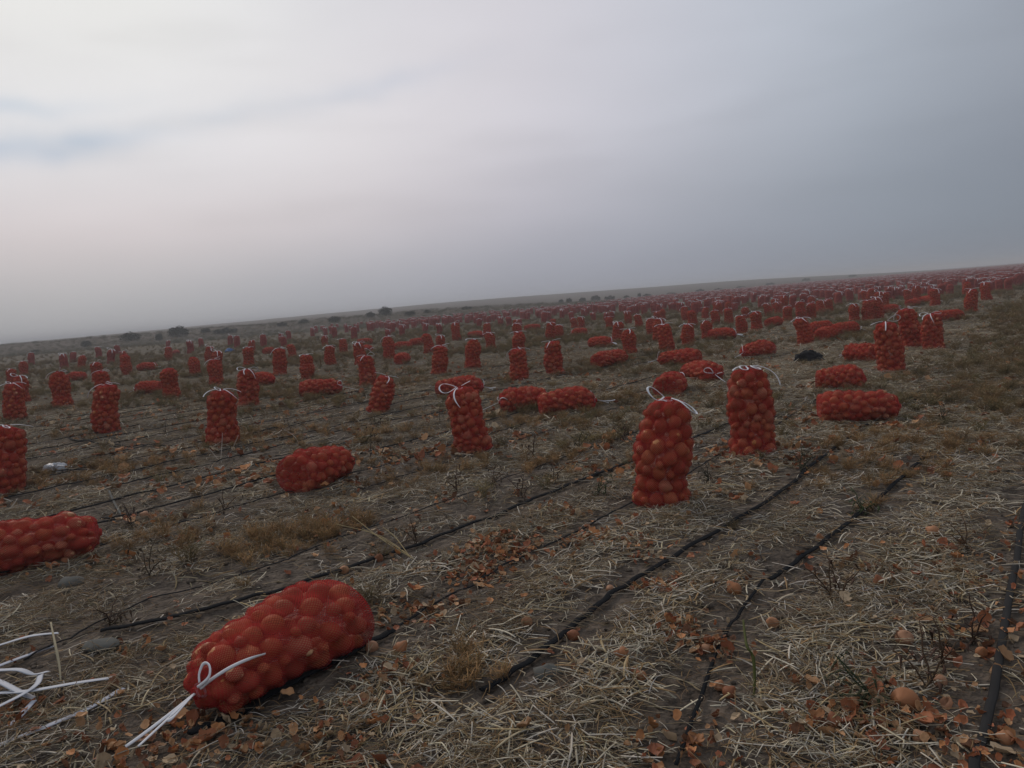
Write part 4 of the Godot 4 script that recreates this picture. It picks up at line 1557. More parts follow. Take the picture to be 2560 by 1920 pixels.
	sack(29.95, -48.07, 0.66, -0.02, 3, "tiny hazy sack in dense rows, seventh-nearest back-right of the weedy-border sack", up)
	sack(31.57, -50.16, 0.60, 0.03, 1, "tiny hazy sack in dense rows, eighth-nearest back-right of the weedy-border sack", up)
	sack(32.49, -51.05, 0.66, -0.01, -1, "tiny hazy sack in dense rows, ninth-nearest back-right of the weedy-border sack", up)
	sack(33.68, -52.76, 0.69, -0.01, 1, "tiny hazy sack in dense rows, tenth-nearest back-right of the weedy-border sack", up)
	sack(34.68, -53.12, 0.69, 0.01, -1, "tiny hazy sack in dense rows, eleventh-nearest back-right of the weedy-border sack", up)
	sack(14.65, -31.02, 0.66, 0.03, 7, "tiny hazy sack in dense rows, nearest back-right of the trio of bowed sacks", up)
	sack(15.74, -32.79, 0.60, 0.02, 6, "tiny hazy sack in dense rows, second-nearest back-right of the trio of bowed sacks", up)
	sack(17.94, -35.20, 0.58, -0.03, 0, "tiny hazy sack in dense rows, third-nearest back-right of the trio of bowed sacks", up)
	sack(18.99, -36.45, 0.68, -0.03, 2, "tiny hazy sack in dense rows, second-nearest back-left of the weedy-border sack", up)
	sack(20.67, -38.37, 0.63, 0.02, 7, "tiny hazy sack in dense rows, third-nearest back-left of the weedy-border sack", up)
	sack(21.96, -39.85, 0.64, 0.04, -1, "tiny hazy sack in dense rows, fourth-nearest back-left of the weedy-border sack", up)
	sack(23.18, -41.22, 0.57, 0.05, -1, "tiny hazy sack in dense rows, fifth-nearest back-left of the weedy-border sack", up)
	sack(24.38, -43.53, 0.65, -0.01, 6, "tiny hazy sack in dense rows, sixth-nearest back-left of the weedy-border sack", up)
	sack(26.31, -45.07, 0.68, -0.04, 1, "tiny hazy sack in dense rows, second-nearest behind the weedy-border sack", up)
	sack(27.32, -46.85, 0.65, 0.02, 2, "tiny hazy sack in dense rows, third-nearest behind the weedy-border sack", up)
	sack(28.44, -48.15, 0.68, -0.05, 0, "tiny hazy sack in dense rows, fourth-nearest behind the weedy-border sack", up)
	sack(29.29, -49.03, 0.57, 0.02, 7, "tiny hazy sack in dense rows, fifth-nearest behind the weedy-border sack", up)
	sack(30.03, -50.08, 0.57, 0.03, 2, "tiny hazy sack in dense rows, sixth-nearest behind the weedy-border sack", up)
	sack(31.07, -52.50, 0.67, -0.02, 2, "tiny hazy sack in dense rows, seventh-nearest behind the weedy-border sack", up)
	sack(17.09, -37.02, 0.70, 0.03, 2, "tiny hazy sack in dense rows, fourth-nearest back-right of the trio of bowed sacks", up)
	sack(17.25, -37.88, 0.62, -0.02, 0, "tiny hazy sack in dense rows, fifth-nearest back-right of the trio of bowed sacks", up)
	sack(18.93, -39.03, 0.69, -0.01, 1, "tiny hazy sack in dense rows, sixth-nearest back-right of the trio of bowed sacks", up)
	sack(20.01, -40.59, 0.62, -0.05, 7, "tiny hazy sack in dense rows, seventh-nearest back-right of the trio of bowed sacks", up)
	sack(21.06, -42.31, 0.56, -0.00, 2, "tiny hazy sack in dense rows, eighth-nearest back-right of the trio of bowed sacks", up)
	sack(22.09, -44.03, 0.62, 0.02, 0, "tiny hazy sack in dense rows, ninth-nearest back-right of the trio of bowed sacks", up)
	sack(24.50, -46.53, 0.64, -0.04, 1, "tiny hazy sack in dense rows, seventh-nearest back-left of the weedy-border sack", up)
	sack(24.57, -47.76, 0.62, 0.00, 7, "tiny hazy sack in dense rows, eighth-nearest back-left of the weedy-border sack", up)
	sack(26.07, -48.98, 0.58, 0.04, 2, "tiny hazy sack in dense rows, ninth-nearest back-left of the weedy-border sack", up)
	sack(27.43, -51.22, 0.62, 0.03, 1, "tiny hazy sack in dense rows, tenth-nearest back-left of the weedy-border sack", up)
	sack(28.38, -51.25, 0.70, 0.03, 2, "tiny hazy sack in dense rows, eleventh-nearest back-left of the weedy-border sack", up)
	sack(29.54, -52.99, 0.57, -0.01, 1, "tiny hazy sack in dense rows, twelfth-nearest back-left of the weedy-border sack", up)
	sack(14.57, -37.75, 0.58, 0.05, 0, "tiny hazy sack in dense rows, nearest back-left of the trio of bowed sacks", up)
	sack(16.52, -39.18, 0.65, -0.01, 7, "tiny hazy sack in dense rows, second-nearest back-left of the trio of bowed sacks", up)
	sack(17.26, -41.21, 0.59, 0.03, 3, "tiny hazy sack in dense rows, fourth-nearest back-left of the trio of bowed sacks", up)
	sack(18.29, -41.94, 0.69, -0.05, 0, "tiny hazy sack in dense rows, nearest behind the trio of bowed sacks", up)
	sack(19.00, -43.62, 0.56, -0.01, 2, "tiny hazy sack in dense rows, second-nearest behind the trio of bowed sacks", up)
	sack(20.10, -44.65, 0.58, 0.04, 1, "tiny hazy sack in dense rows, third-nearest behind the trio of bowed sacks", up)
	sack(21.36, -45.94, 0.61, 0.00, -1, "tiny hazy sack in dense rows, tenth-nearest back-right of the trio of bowed sacks", up)
	sack(22.72, -48.12, 0.60, -0.04, 7, "tiny hazy sack in dense rows, eleventh-nearest back-right of the trio of bowed sacks", up)
	sack(23.87, -48.81, 0.56, 0.05, 6, "tiny hazy sack in dense rows, twelfth-nearest back-right of the trio of bowed sacks", up)
	sack(25.87, -51.83, 0.63, 0.03, -1, "tiny hazy sack in dense rows, thirteenth-nearest back-right of the trio of bowed sacks", up)
	sack(26.50, -52.92, 0.58, -0.00, -1, "tiny hazy sack in dense rows, fourteenth-nearest back-right of the trio of bowed sacks", up)
	sack(27.50, -54.76, 0.60, -0.00, 0, "tiny hazy sack in dense rows, sixteenth-nearest back-right of the trio of bowed sacks", up)
	sack(28.59, -55.81, 0.59, -0.01, 2, "tiny hazy sack in dense rows, thirteenth-nearest back-left of the weedy-border sack", up)
	sack(12.89, -38.04, 0.58, 0.04, 7, "tiny hazy sack in dense rows, nearest back-right of the plump sack on the right", up)
	sack(13.50, -38.38, 0.69, 0.02, 2, "tiny hazy sack in dense rows, second-nearest back-right of the plump sack on the right", up)
	sack(14.67, -40.35, 0.65, -0.01, 2, "tiny hazy sack in dense rows, third-nearest back-right of the plump sack on the right", up)
	sack(15.70, -41.56, 0.66, -0.05, 0, "tiny hazy sack in dense rows, third-nearest back-left of the trio of bowed sacks", up)
	sack(16.45, -43.23, 0.63, -0.04, -1, "tiny hazy sack in dense rows, fifth-nearest back-left of the trio of bowed sacks", up)
	sack(18.83, -46.17, 0.66, 0.03, 6, "tiny hazy sack in dense rows, sixth-nearest back-left of the trio of bowed sacks", up)
	sack(19.69, -47.72, 0.61, 0.01, 6, "tiny hazy sack in dense rows, seventh-nearest back-left of the trio of bowed sacks", up)
	sack(21.32, -48.89, 0.59, 0.01, 2, "tiny hazy sack in dense rows, fourth-nearest behind the trio of bowed sacks", up)
	sack(21.41, -50.25, 0.66, -0.01, 6, "tiny hazy sack in dense rows, ninth-nearest back-left of the trio of bowed sacks", up)
	sack(22.31, -51.52, 0.66, 0.00, -1, "tiny hazy sack in dense rows, fifth-nearest behind the trio of bowed sacks", up)
	sack(23.70, -52.75, 0.59, 0.03, 6, "tiny hazy sack in dense rows, sixth-nearest behind the trio of bowed sacks", up)
	sack(24.95, -53.98, 0.66, 0.01, 6, "tiny hazy sack in dense rows, fifteenth-nearest back-right of the trio of bowed sacks", up)
	sack(10.60, -39.73, 0.64, -0.03, 6, "tiny hazy sack in dense rows, nearest behind the sack with the stray loop", up)
	sack(11.26, -40.12, 0.60, 0.03, -1, "tiny hazy sack in dense rows, nearest back-left of the stout sack with the level tie", up)
	sack(13.91, -43.10, 0.68, 0.01, 1, "tiny hazy sack in dense rows, nearest behind the plump sack on the right", up)
	sack(15.40, -44.96, 0.59, -0.01, 3, "tiny hazy sack in dense rows, fourth-nearest back-right of the plump sack on the right", up)
	sack(16.10, -46.25, 0.55, -0.03, -1, "tiny hazy sack in dense rows, fifth-nearest back-right of the plump sack on the right", up)
	sack(16.72, -47.68, 0.64, 0.01, -1, "tiny hazy sack in dense rows, sixth-nearest back-right of the plump sack on the right", up)
	sack(18.43, -48.38, 0.69, 0.05, 7, "tiny hazy sack in dense rows, eighth-nearest back-left of the trio of bowed sacks", up)
	sack(20.45, -50.84, 0.64, -0.05, 6, "tiny hazy sack in dense rows, tenth-nearest back-left of the trio of bowed sacks", up)
	sack(20.75, -52.70, 0.64, -0.04, 6, "tiny hazy sack in dense rows, eleventh-nearest back-left of the trio of bowed sacks", up)
	sack(21.89, -54.35, 0.70, -0.01, -1, "tiny hazy sack in dense rows, twelfth-nearest back-left of the trio of bowed sacks", up)
	sack(23.19, -56.02, 0.64, 0.00, 0, "tiny hazy sack in dense rows, fifteenth-nearest back-left of the trio of bowed sacks", up)
	sack(24.96, -57.46, 0.70, -0.03, 0, "tiny hazy sack in dense rows, seventh-nearest behind the trio of bowed sacks", up)
	sack(9.81, -41.24, 0.69, 0.03, 3, "tiny hazy sack in dense rows, nearest back-left of the sack with the stray loop", up)
	sack(11.52, -43.04, 0.64, 0.01, 1, "tiny hazy sack in dense rows, second-nearest behind the sack with the stray loop", up)
	sack(12.19, -44.73, 0.58, -0.02, 0, "tiny hazy sack in dense rows, second-nearest back-left of the stout sack with the level tie", up)
	sack(13.42, -46.35, 0.66, -0.05, -1, "tiny hazy sack in dense rows, nearest behind the stout sack with the level tie", up)
	sack(13.82, -47.29, 0.69, 0.00, 2, "tiny hazy sack in dense rows, second-nearest behind the stout sack with the level tie", up)
	sack(16.75, -50.61, 0.59, -0.01, 2, "tiny hazy sack in dense rows, seventh-nearest back-right of the plump sack on the right", up)
	sack(18.09, -51.10, 0.63, 0.04, 0, "tiny hazy sack in dense rows, eighth-nearest back-right of the plump sack on the right", up)
	sack(19.22, -54.14, 0.59, 0.03, 3, "tiny hazy sack in dense rows, ninth-nearest back-right of the plump sack on the right", up)
	sack(21.16, -55.53, 0.66, 0.04, 0, "tiny hazy sack in dense rows, thirteenth-nearest back-left of the trio of bowed sacks", up)
	sack(21.45, -56.62, 0.63, -0.04, 6, "tiny hazy sack in dense rows, fourteenth-nearest back-left of the trio of bowed sacks", up)
	sack(23.32, -58.66, 0.68, 0.03, 6, "tiny hazy sack in dense rows, sixteenth-nearest back-left of the trio of bowed sacks", up)
	sack(11.18, -45.79, 0.67, 0.02, 7, "tiny hazy sack in dense rows, third-nearest behind the sack with the stray loop", up)
	sack(11.88, -46.58, 0.70, -0.05, 6, "tiny hazy sack in dense rows, fourth-nearest behind the sack with the stray loop", up)
	sack(12.93, -47.81, 0.64, 0.02, -1, "tiny hazy sack in dense rows, nearest back-right of the sack with the stray loop", up)
	sack(13.88, -50.08, 0.57, -0.03, -1, "tiny hazy sack in dense rows, third-nearest back-left of the stout sack with the level tie", up)
	sack(15.87, -52.73, 0.64, 0.01, 0, "tiny hazy sack in dense rows, third-nearest behind the stout sack with the level tie", up)
	sack(17.53, -53.93, 0.58, 0.01, 0, "tiny hazy sack in dense rows, second-nearest behind the plump sack on the right", up)
	sack(19.28, -56.12, 0.56, 0.00, 3, "tiny hazy sack in dense rows, tenth-nearest back-right of the plump sack on the right", up)
	sack(20.14, -57.60, 0.63, -0.02, 6, "tiny hazy sack in dense rows, eleventh-nearest back-right of the plump sack on the right", up)
	sack(9.17, -47.54, 0.62, 0.04, 7, "tiny hazy sack in dense rows, nearest behind the straight bulging sack", up)
	sack(10.73, -48.33, 0.60, -0.01, 7, "tiny hazy sack in dense rows, nearest behind the sack with the arched tie", up)
	sack(10.95, -50.20, 0.57, 0.04, 7, "tiny hazy sack in dense rows, second-nearest behind the sack with the arched tie", up)
	sack(12.09, -51.77, 0.59, -0.01, 0, "tiny hazy sack in dense rows, second-nearest back-left of the sack with the stray loop", up)
	sack(13.85, -52.51, 0.66, 0.04, 1, "tiny hazy sack in dense rows, fifth-nearest behind the sack with the stray loop", up)
	sack(14.55, -53.80, 0.64, -0.04, 0, "tiny hazy sack in dense rows, second-nearest back-right of the sack with the stray loop", up)
	sack(15.59, -55.08, 0.69, -0.00, 6, "tiny hazy sack in dense rows, fourth-nearest back-left of the stout sack with the level tie", up)
	sack(17.15, -56.83, 0.63, -0.01, 6, "tiny hazy sack in dense rows, fourth-nearest behind the stout sack with the level tie", up)
	sack(18.60, -59.22, 0.67, 0.02, 1, "tiny hazy sack in dense rows, third-nearest behind the plump sack on the right", up)
	sack(7.53, -48.13, 0.60, -0.02, 6, "tiny hazy sack in dense rows, nearest behind the sack with the roof-shaped tie", up)
	sack(8.52, -48.84, 0.67, -0.02, 6, "tiny hazy sack in dense rows, nearest back-right of the sack with the roof-shaped tie", up)
	sack(9.53, -51.14, 0.63, -0.03, -1, "tiny hazy sack in dense rows, nearest back-left of the straight bulging sack", up)
	sack(10.88, -52.28, 0.56, 0.02, 2, "tiny hazy sack in dense rows, second-nearest behind the straight bulging sack", up)
	sack(11.44, -53.80, 0.57, 0.00, -1, "tiny hazy sack in dense rows, nearest back-left of the sack with the arched tie", up)
	sack(13.07, -54.79, 0.70, -0.02, 6, "tiny hazy sack in dense rows, third-nearest back-left of the sack with the stray loop", up)
	sack(13.71, -56.50, 0.59, -0.01, 6, "tiny hazy sack in dense rows, fourth-nearest back-left of the sack with the stray loop", up)
	sack(14.89, -57.83, 0.62, -0.04, 0, "tiny hazy sack in dense rows, sixth-nearest behind the sack with the stray loop", up)
	sack(16.16, -59.30, 0.69, 0.04, 1, "tiny hazy sack in dense rows, fifth-nearest back-left of the stout sack with the level tie", up)
	sack(8.38, -51.95, 0.60, -0.02, 0, "tiny hazy sack in dense rows, second-nearest behind the sack with the roof-shaped tie", up)
	sack(8.80, -53.26, 0.64, -0.05, 1, "tiny hazy sack in dense rows, third-nearest behind the sack with the roof-shaped tie", up)
	sack(11.36, -56.76, 0.62, 0.05, 3, "tiny hazy sack in dense rows, third-nearest behind the straight bulging sack", up)
	sack(12.50, -58.08, 0.70, -0.01, 6, "tiny hazy sack in dense rows, second-nearest back-left of the sack with the arched tie", up)
	sack(13.48, -58.70, 0.62, 0.04, 6, "tiny hazy sack in dense rows, third-nearest behind the sack with the arched tie", up)
	sack(8.53, -56.74, 0.59, -0.01, 6, "tiny hazy sack in dense rows, fourth-nearest behind the sack with the roof-shaped tie", up)
	sack(9.39, -57.19, 0.69, 0.02, -1, "tiny hazy sack in dense rows, fifth-nearest behind the sack with the roof-shaped tie", up)
	sack(10.34, -58.74, 0.63, 0.03, 0, "tiny hazy sack in dense rows, second-nearest back-right of the sack with the roof-shaped tie", up)
	sack(11.28, -60.02, 0.66, -0.01, 2, "tiny hazy sack in dense rows, second-nearest back-left of the straight bulging sack", up)
	sack(8.92, -60.88, 0.66, -0.05, 3, "tiny hazy sack in dense rows, sixth-nearest behind the sack with the roof-shaped tie", up)
	sack(10.45, -61.52, 0.65, 0.05, 0, "tiny hazy sack in dense rows, third-nearest back-right of the sack with the roof-shaped tie", up)
	sack(6.14, -60.22, 0.65, 0.04, 1, "tiny hazy sack in dense rows, nearest back-left of the sack with the roof-shaped tie", up)
	sack(7.85, -61.55, 0.59, 0.00, 7, "tiny hazy sack in dense rows, second-nearest back-left of the sack with the roof-shaped tie", up)
	sack(8.14, -63.14, 0.59, 0.02, 6, "tiny hazy sack in dense rows, third-nearest back-left of the sack with the roof-shaped tie", up)
	sack(4.35, -61.86, 0.67, 0.03, 1, "tiny hazy sack in dense rows, behind the tall sack with bar-shaped bow", up)
	sack(2.91, -63.04, 0.57, 0.05, 6, "tiny hazy sack in dense rows, back-left of the tall sack with bar-shaped bow", up)
	lying(-14.53, -26.43, 0.78, 117.08, -1, "lying red onion sack, back-right of the tall sack in the left weeds", flat, 1.0)
	lying(-13.65, -29.70, 0.84, 108.58, 13, "lying red onion sack, back-left of the round topped sack", flat, 1.0)
	lying(-8.32, -18.03, 0.61, 266.83, 12, "lying onion sack beside the round topped one, long tail of twine at left", flat, 1.0)
	lying(-19.11, -45.43, 0.78, 151.58, -1, "lying red onion sack, back-left of the blue scrap", flat, 1.0)
	lying(-5.66, -17.78, 0.78, 109.85, -1, "end of a lying onion sack peeping out beside the twig sack's neighbour", flat, 1.0)
	lying(-3.49, -14.34, 0.79, 90.17, 12, "short plump onion sack lying in the left field, curly tie at its right end", flat, 1.0)
	lying(-10.90, -35.87, 0.56, 33.73, -1, "lying red onion sack, front-right of the blue scrap", flat, 1.0)
	lying(-6.87, -37.85, 0.80, 101.86, -1, "lying red onion sack, back-right of the sack with the fanned tie", flat, 1.0)
	lying(-5.24, -29.23, 0.78, 160.78, 12, "lying red onion sack, behind the tipped sack", flat, 1.0)
	lying(-3.98, -29.72, 0.76, 110.68, -1, "lying red onion sack, nearest back-left of the crooked centre sack", flat, 1.0)
	lying(-2.93, -21.57, 0.78, 8.18, -1, "slumped onion sack in yellow weeds at the centre, dark end towards us", flat, 1.0)
	lying(-3.66, -32.15, 0.78, 114.54, 13, "lying red onion sack, second-nearest back-left of the crooked centre sack", flat, 1.0)
	lying(-1.39, -35.32, 0.95, 136.90, 13, "lying red onion sack, behind the slim sack with the flat top", flat, 1.0)
	lying(1.22, -38.49, 0.85, 70.83, 13, "lying red onion sack, back-right of the centre sack with the small bow", flat, 1.0)
	lying(2.61, -29.02, 0.63, 255.47, 13, "small lying onion sack with a starry tie at its left end", flat, 1.0)
	lying(2.53, -21.69, 0.78, 140.05, 13, "flat dark lying sack behind the one before the roof-shaped tie", flat, 1.0)
	lying(1.99, -15.66, 0.95, 46.97, -1, "lying onion sack in front of the sack with the roof-shaped tie", flat, 1.0)
	lying(3.12, -14.54, 0.84, 305.95, 13, "long dark red lying sack at the foot of the straight tall sack", flat, 1.0)
	lying(-0.83, -12.65, 0.81, 107.59, 13, "lying onion sack behind the leaning sack with the wide bow", flat, 1.0)
	lying(0.13, -10.28, 0.65, 264.01, 12, "left sack of the lying pair in the centre, white tie spread at its left end", flat, 1.0)
	lying(0.66, -9.68, 0.75, 82.69, 13, "right sack of the lying pair in the centre, overlapping its neighbour", flat, 1.0)
	lying(2.19, -10.72, 0.95, 18.70, 12, "lying sack right behind the nearest standing one, big loose bow on its end", flat, 1.0)
	lying(2.90, -11.90, 0.95, 167.63, 12, "bright red plump lying sack with a thin bow, behind the tall near sack", flat, 1.0)
	lying(5.64, -20.65, 0.78, 133.38, 13, "lying red onion sack, front-right of the sack with the stray loop", flat, 1.0)
	lying(8.47, -24.99, 0.78, 40.10, -1, "lying red onion sack, back-right of the plump sack on the right", flat, 1.0)
	lying(4.70, -15.02, 0.78, 235.26, 13, "long slanting onion sack lying beside the black cloth, tie at its near end", flat, 1.0)
	lying(8.05, -20.20, 0.59, 99.65, -1, "left back sack of the lying heap behind the forked tie sack", flat, 1.0)
	lying(8.11, -18.86, 0.66, 82.30, 12, "right back sack of the lying heap behind the forked tie sack", flat, 1.0)
	lying(7.14, -17.66, 0.78, 43.76, -1, "pinkish front sack of the lying heap behind the forked tie sack", flat, 1.0)
	lying(13.26, -27.20, 0.62, 122.55, 12, "lying red onion sack, back-right of the trio of bowed sacks", flat, 1.0)
	lying(5.68, -12.72, 0.57, 332.11, 13, "lying onion sack half hidden by the large orange sack on the right", flat, 1.0)
	lying(4.11, -9.78, 0.60, 119.84, -1, "plump lying onion sack just above the longest lying one at right", flat, 1.0)
	lying(3.33, -7.55, 0.78, 105.90, -1, "longest lying onion sack, big and blunt ended, at middle right", flat, 1.0)
	lying(11.74, -20.92, 0.78, 104.02, -1, "lying onion sack behind the tall dark pair at right", flat, 1.0)
	lying(16.08, -31.13, 0.78, 50.67, -1, "lying red onion sack, nearest back-left of the weedy-border sack", flat, 1.0)
	lying(17.92, -33.37, 0.95, 170.53, 12, "lying red onion sack, second-nearest back-left of the weedy-border sack", flat, 1.0)
	lying(-1.02, -3.00, 0.77, 211.24, 11, "nearest lying onion sack, white tie trailing from its near end", flat, 1.0)
	lying(-3.17, -4.90, 0.88, 64.96, -1, "lying onion sack cut off by the left edge, pointed neck to the right", flat, 1.04)
	lying(-1.68, -6.63, 0.68, 29.15, -1, "short slumped onion sack lying alone at middle left, bright red", flat, 1.04)


func make_tapes():
	tape([Vector2(-2.02, -3.58), Vector2(-1.79, -3.66), Vector2(-1.47, -3.86), Vector2(-1.08, -4.18), Vector2(-0.71, -4.54), Vector2(-0.21, -5.09), Vector2(0.27, -5.67), Vector2(0.79, -6.24), Vector2(1.65, -7.21), Vector2(2.18, -7.82)], 0.042, "tape", "thick black drip tape running behind the nearest lying sack, cut end at left")
	tape([Vector2(-2.21, -3.30), Vector2(-2.09, -3.73), Vector2(-1.96, -4.04), Vector2(-1.44, -4.38), Vector2(-1.25, -4.70), Vector2(-0.49, -5.56), Vector2(-0.16, -6.07), Vector2(0.37, -6.74), Vector2(1.24, -7.77)], 0.017, "tape", "thin black tube crossing over the cut end of the thick tape")
	tape([Vector2(-1.21, -2.59), Vector2(-1.12, -2.68), Vector2(-1.04, -2.79), Vector2(-0.92, -2.93), Vector2(-0.74, -3.18), Vector2(-0.61, -3.34)], 0.048, "tape", "fat dusty tape lying along the near side of the nearest lying sack")
	tape([Vector2(-0.61, -3.35), Vector2(-0.42, -3.66), Vector2(-0.30, -3.82), Vector2(-0.13, -4.09), Vector2(0.22, -4.48), Vector2(0.69, -5.10), Vector2(1.27, -5.85), Vector2(1.78, -6.61), Vector2(2.38, -7.35), Vector2(3.55, -9.10)], 0.02, "tape", "thin tape passing the orange skin drift and the nearest standing sack's foot")
	tape([Vector2(-0.20, -2.75), Vector2(-0.00, -2.98), Vector2(0.35, -3.51), Vector2(0.66, -3.89), Vector2(1.19, -4.48), Vector2(1.64, -5.00), Vector2(2.26, -5.88), Vector2(2.95, -6.81), Vector2(4.62, -8.87)], 0.039, "tape", "straight black tape in the right foreground, its end buried in straw")
	tape([Vector2(0.39, -2.18), Vector2(0.58, -2.62), Vector2(0.74, -2.98), Vector2(0.96, -3.35), Vector2(1.12, -3.61)], 0.017, "tape", "thin dark tube running up from the bottom edge in the right foreground")
	tape([Vector2(1.14, -3.60), Vector2(1.37, -3.84), Vector2(1.85, -4.37), Vector2(2.36, -4.96), Vector2(3.18, -5.96)], 0.034, "tape", "black tape that starts beside the green stalk, right foreground")
	tape([Vector2(1.17, -2.01), Vector2(1.21, -2.08), Vector2(1.39, -2.31), Vector2(1.67, -2.70), Vector2(2.06, -3.25), Vector2(2.32, -3.61), Vector2(2.77, -4.25), Vector2(3.83, -5.68)], 0.032, "tape_dusty", "broad grey dusty tape along the right edge")
	tape([Vector2(-3.27, -4.63), Vector2(-3.21, -4.69), Vector2(-2.91, -5.04), Vector2(-2.53, -5.49), Vector2(-2.15, -6.03), Vector2(-1.69, -6.60), Vector2(-1.08, -7.27), Vector2(-0.64, -7.90), Vector2(-0.19, -8.52), Vector2(0.53, -9.43), Vector2(2.05, -11.20)], 0.028, "tape", "long tape from the left edge past the short slumped sack to the lying pair")
	tape([Vector2(-1.29, -6.26), Vector2(-0.91, -6.72), Vector2(-0.44, -7.37), Vector2(-0.23, -7.71), Vector2(0.22, -8.18), Vector2(1.00, -9.30), Vector2(1.69, -10.14)], 0.022, "tape", "tape under the foot of the leaning sack with the wide bow")
	tape([Vector2(-3.77, -7.15), Vector2(-3.42, -7.51), Vector2(-3.10, -7.99), Vector2(-2.72, -8.62), Vector2(-2.05, -9.65), Vector2(-1.10, -10.39), Vector2(-0.39, -11.42)], 0.034, "tape", "black tape that starts at the grey strip at middle left")
	tape([Vector2(-6.21, -10.89), Vector2(-5.14, -9.98), Vector2(-4.43, -9.55), Vector2(-3.92, -9.54), Vector2(-3.43, -9.71), Vector2(-2.99, -10.68)], 0.042, "tape", "black tape sagging in an arc below the left sacks")
	tape([Vector2(-5.37, -8.46), Vector2(-4.62, -8.18), Vector2(-4.10, -8.02)], 0.036, "tape", "short black tape below the white plastic bag")
	tape([Vector2(-3.17, -6.71), Vector2(-2.90, -7.21), Vector2(-2.59, -7.94), Vector2(-2.29, -8.45), Vector2(-1.86, -9.15)], 0.015, "tape", "thin tape beside the one that starts at the grey strip")
	tape([Vector2(-8.37, -13.36), Vector2(-7.92, -13.78), Vector2(-7.27, -14.59), Vector2(-6.81, -15.12), Vector2(-6.23, -16.22)], 0.028, "tape", "faint tape between the left sacks and the sack with pale twigs")
	tape([Vector2(-3.03, -11.88), Vector2(-2.43, -12.49), Vector2(-1.89, -13.07), Vector2(-1.28, -13.66), Vector2(-0.44, -14.32), Vector2(-0.08, -14.56), Vector2(0.66, -15.32), Vector2(1.66, -16.08), Vector2(3.32, -17.72)], 0.034, "tape", "tape crossing the middle field behind the tipped sack")
	tape([Vector2(0.20, -13.19), Vector2(1.04, -13.84), Vector2(1.64, -14.41), Vector2(2.93, -15.69)], 0.028, "tape", "short tape ahead of the tall sack with the bar-shaped bow")
	tape([Vector2(-5.61, -17.92), Vector2(-5.08, -18.47), Vector2(-4.01, -20.50)], 0.028, "tape", "tape behind the short plump lying sack in the left field")
	tape([Vector2(-3.25, -5.98), Vector2(-3.14, -5.92), Vector2(-3.04, -5.93)], 0.034, "tape", "stub of black tape at the foot of the grey strip")
	tape([Vector2(4.41, -14.06), Vector2(5.65, -15.34), Vector2(7.46, -17.28)], 0.025, "tape", "faint tape near the black cloth")
	tape([Vector2(-6.47, -1.30), Vector2(-5.69, -2.36), Vector2(-4.90, -3.41), Vector2(-4.06, -4.43), Vector2(-3.31, -5.50), Vector2(-2.52, -6.55), Vector2(-1.73, -7.60), Vector2(-0.87, -8.60), Vector2(-0.09, -9.66), Vector2(0.70, -10.70), Vector2(1.55, -11.71), Vector2(2.34, -12.76)], 0.036, "tape", "first faint drip tape back across the rows, beyond the long tape by the lying pair")
	tape([Vector2(-7.15, -1.75), Vector2(-6.30, -2.78), Vector2(-5.49, -3.85), Vector2(-4.67, -4.91), Vector2(-3.82, -5.94), Vector2(-3.04, -7.03), Vector2(-2.23, -8.10), Vector2(-1.44, -9.18)], 0.042, "tape", "second faint drip tape back across the rows, beyond the long tape by the lying pair")
	tape([Vector2(-5.67, -5.56), Vector2(-4.90, -6.64), Vector2(-4.10, -7.69), Vector2(-3.28, -8.73), Vector2(-2.45, -9.76), Vector2(-1.67, -10.84), Vector2(-0.86, -11.89), Vector2(-0.04, -12.93), Vector2(0.74, -14.00), Vector2(1.60, -15.01), Vector2(2.35, -16.10), Vector2(3.17, -17.14), Vector2(4.01, -18.17)], 0.033, "tape", "third faint drip tape back across the rows, beyond the long tape by the lying pair")
	tape([Vector2(-8.73, -2.82), Vector2(-7.90, -3.88), Vector2(-7.07, -4.93), Vector2(-6.25, -5.99), Vector2(-5.49, -7.11), Vector2(-4.66, -8.16), Vector2(-3.80, -9.20), Vector2(-3.04, -10.30), Vector2(-2.19, -11.34), Vector2(-1.40, -12.43), Vector2(-0.54, -13.46), Vector2(0.24, -14.55)], 0.036, "tape", "fourth faint drip tape back across the rows, beyond the long tape by the lying pair")
	tape([Vector2(-7.46, -5.69), Vector2(-6.62, -6.80), Vector2(-5.76, -7.88), Vector2(-4.90, -8.98), Vector2(-4.11, -10.12), Vector2(-3.25, -11.21), Vector2(-2.39, -12.30), Vector2(-1.60, -13.44), Vector2(-0.67, -14.48), Vector2(0.11, -15.63), Vector2(1.00, -16.70)], 0.031, "tape", "fifth faint drip tape back across the rows, beyond the long tape by the lying pair")
	tape([Vector2(-8.92, -5.15), Vector2(-8.05, -6.22), Vector2(-7.26, -7.34), Vector2(-6.36, -8.39), Vector2(-5.57, -9.51), Vector2(-4.73, -10.60), Vector2(-3.88, -11.68), Vector2(-3.03, -12.76), Vector2(-2.24, -13.88)], 0.033, "tape", "sixth faint drip tape back across the rows, beyond the long tape by the lying pair")
	tape([Vector2(-7.45, -8.21), Vector2(-6.64, -9.24), Vector2(-5.85, -10.30), Vector2(-5.04, -11.34), Vector2(-4.23, -12.37), Vector2(-3.44, -13.42), Vector2(-2.67, -14.49), Vector2(-1.81, -15.49), Vector2(-1.02, -16.54), Vector2(-0.21, -17.57), Vector2(0.55, -18.65), Vector2(1.39, -19.66)], 0.037, "tape", "seventh faint drip tape back across the rows, beyond the long tape by the lying pair")
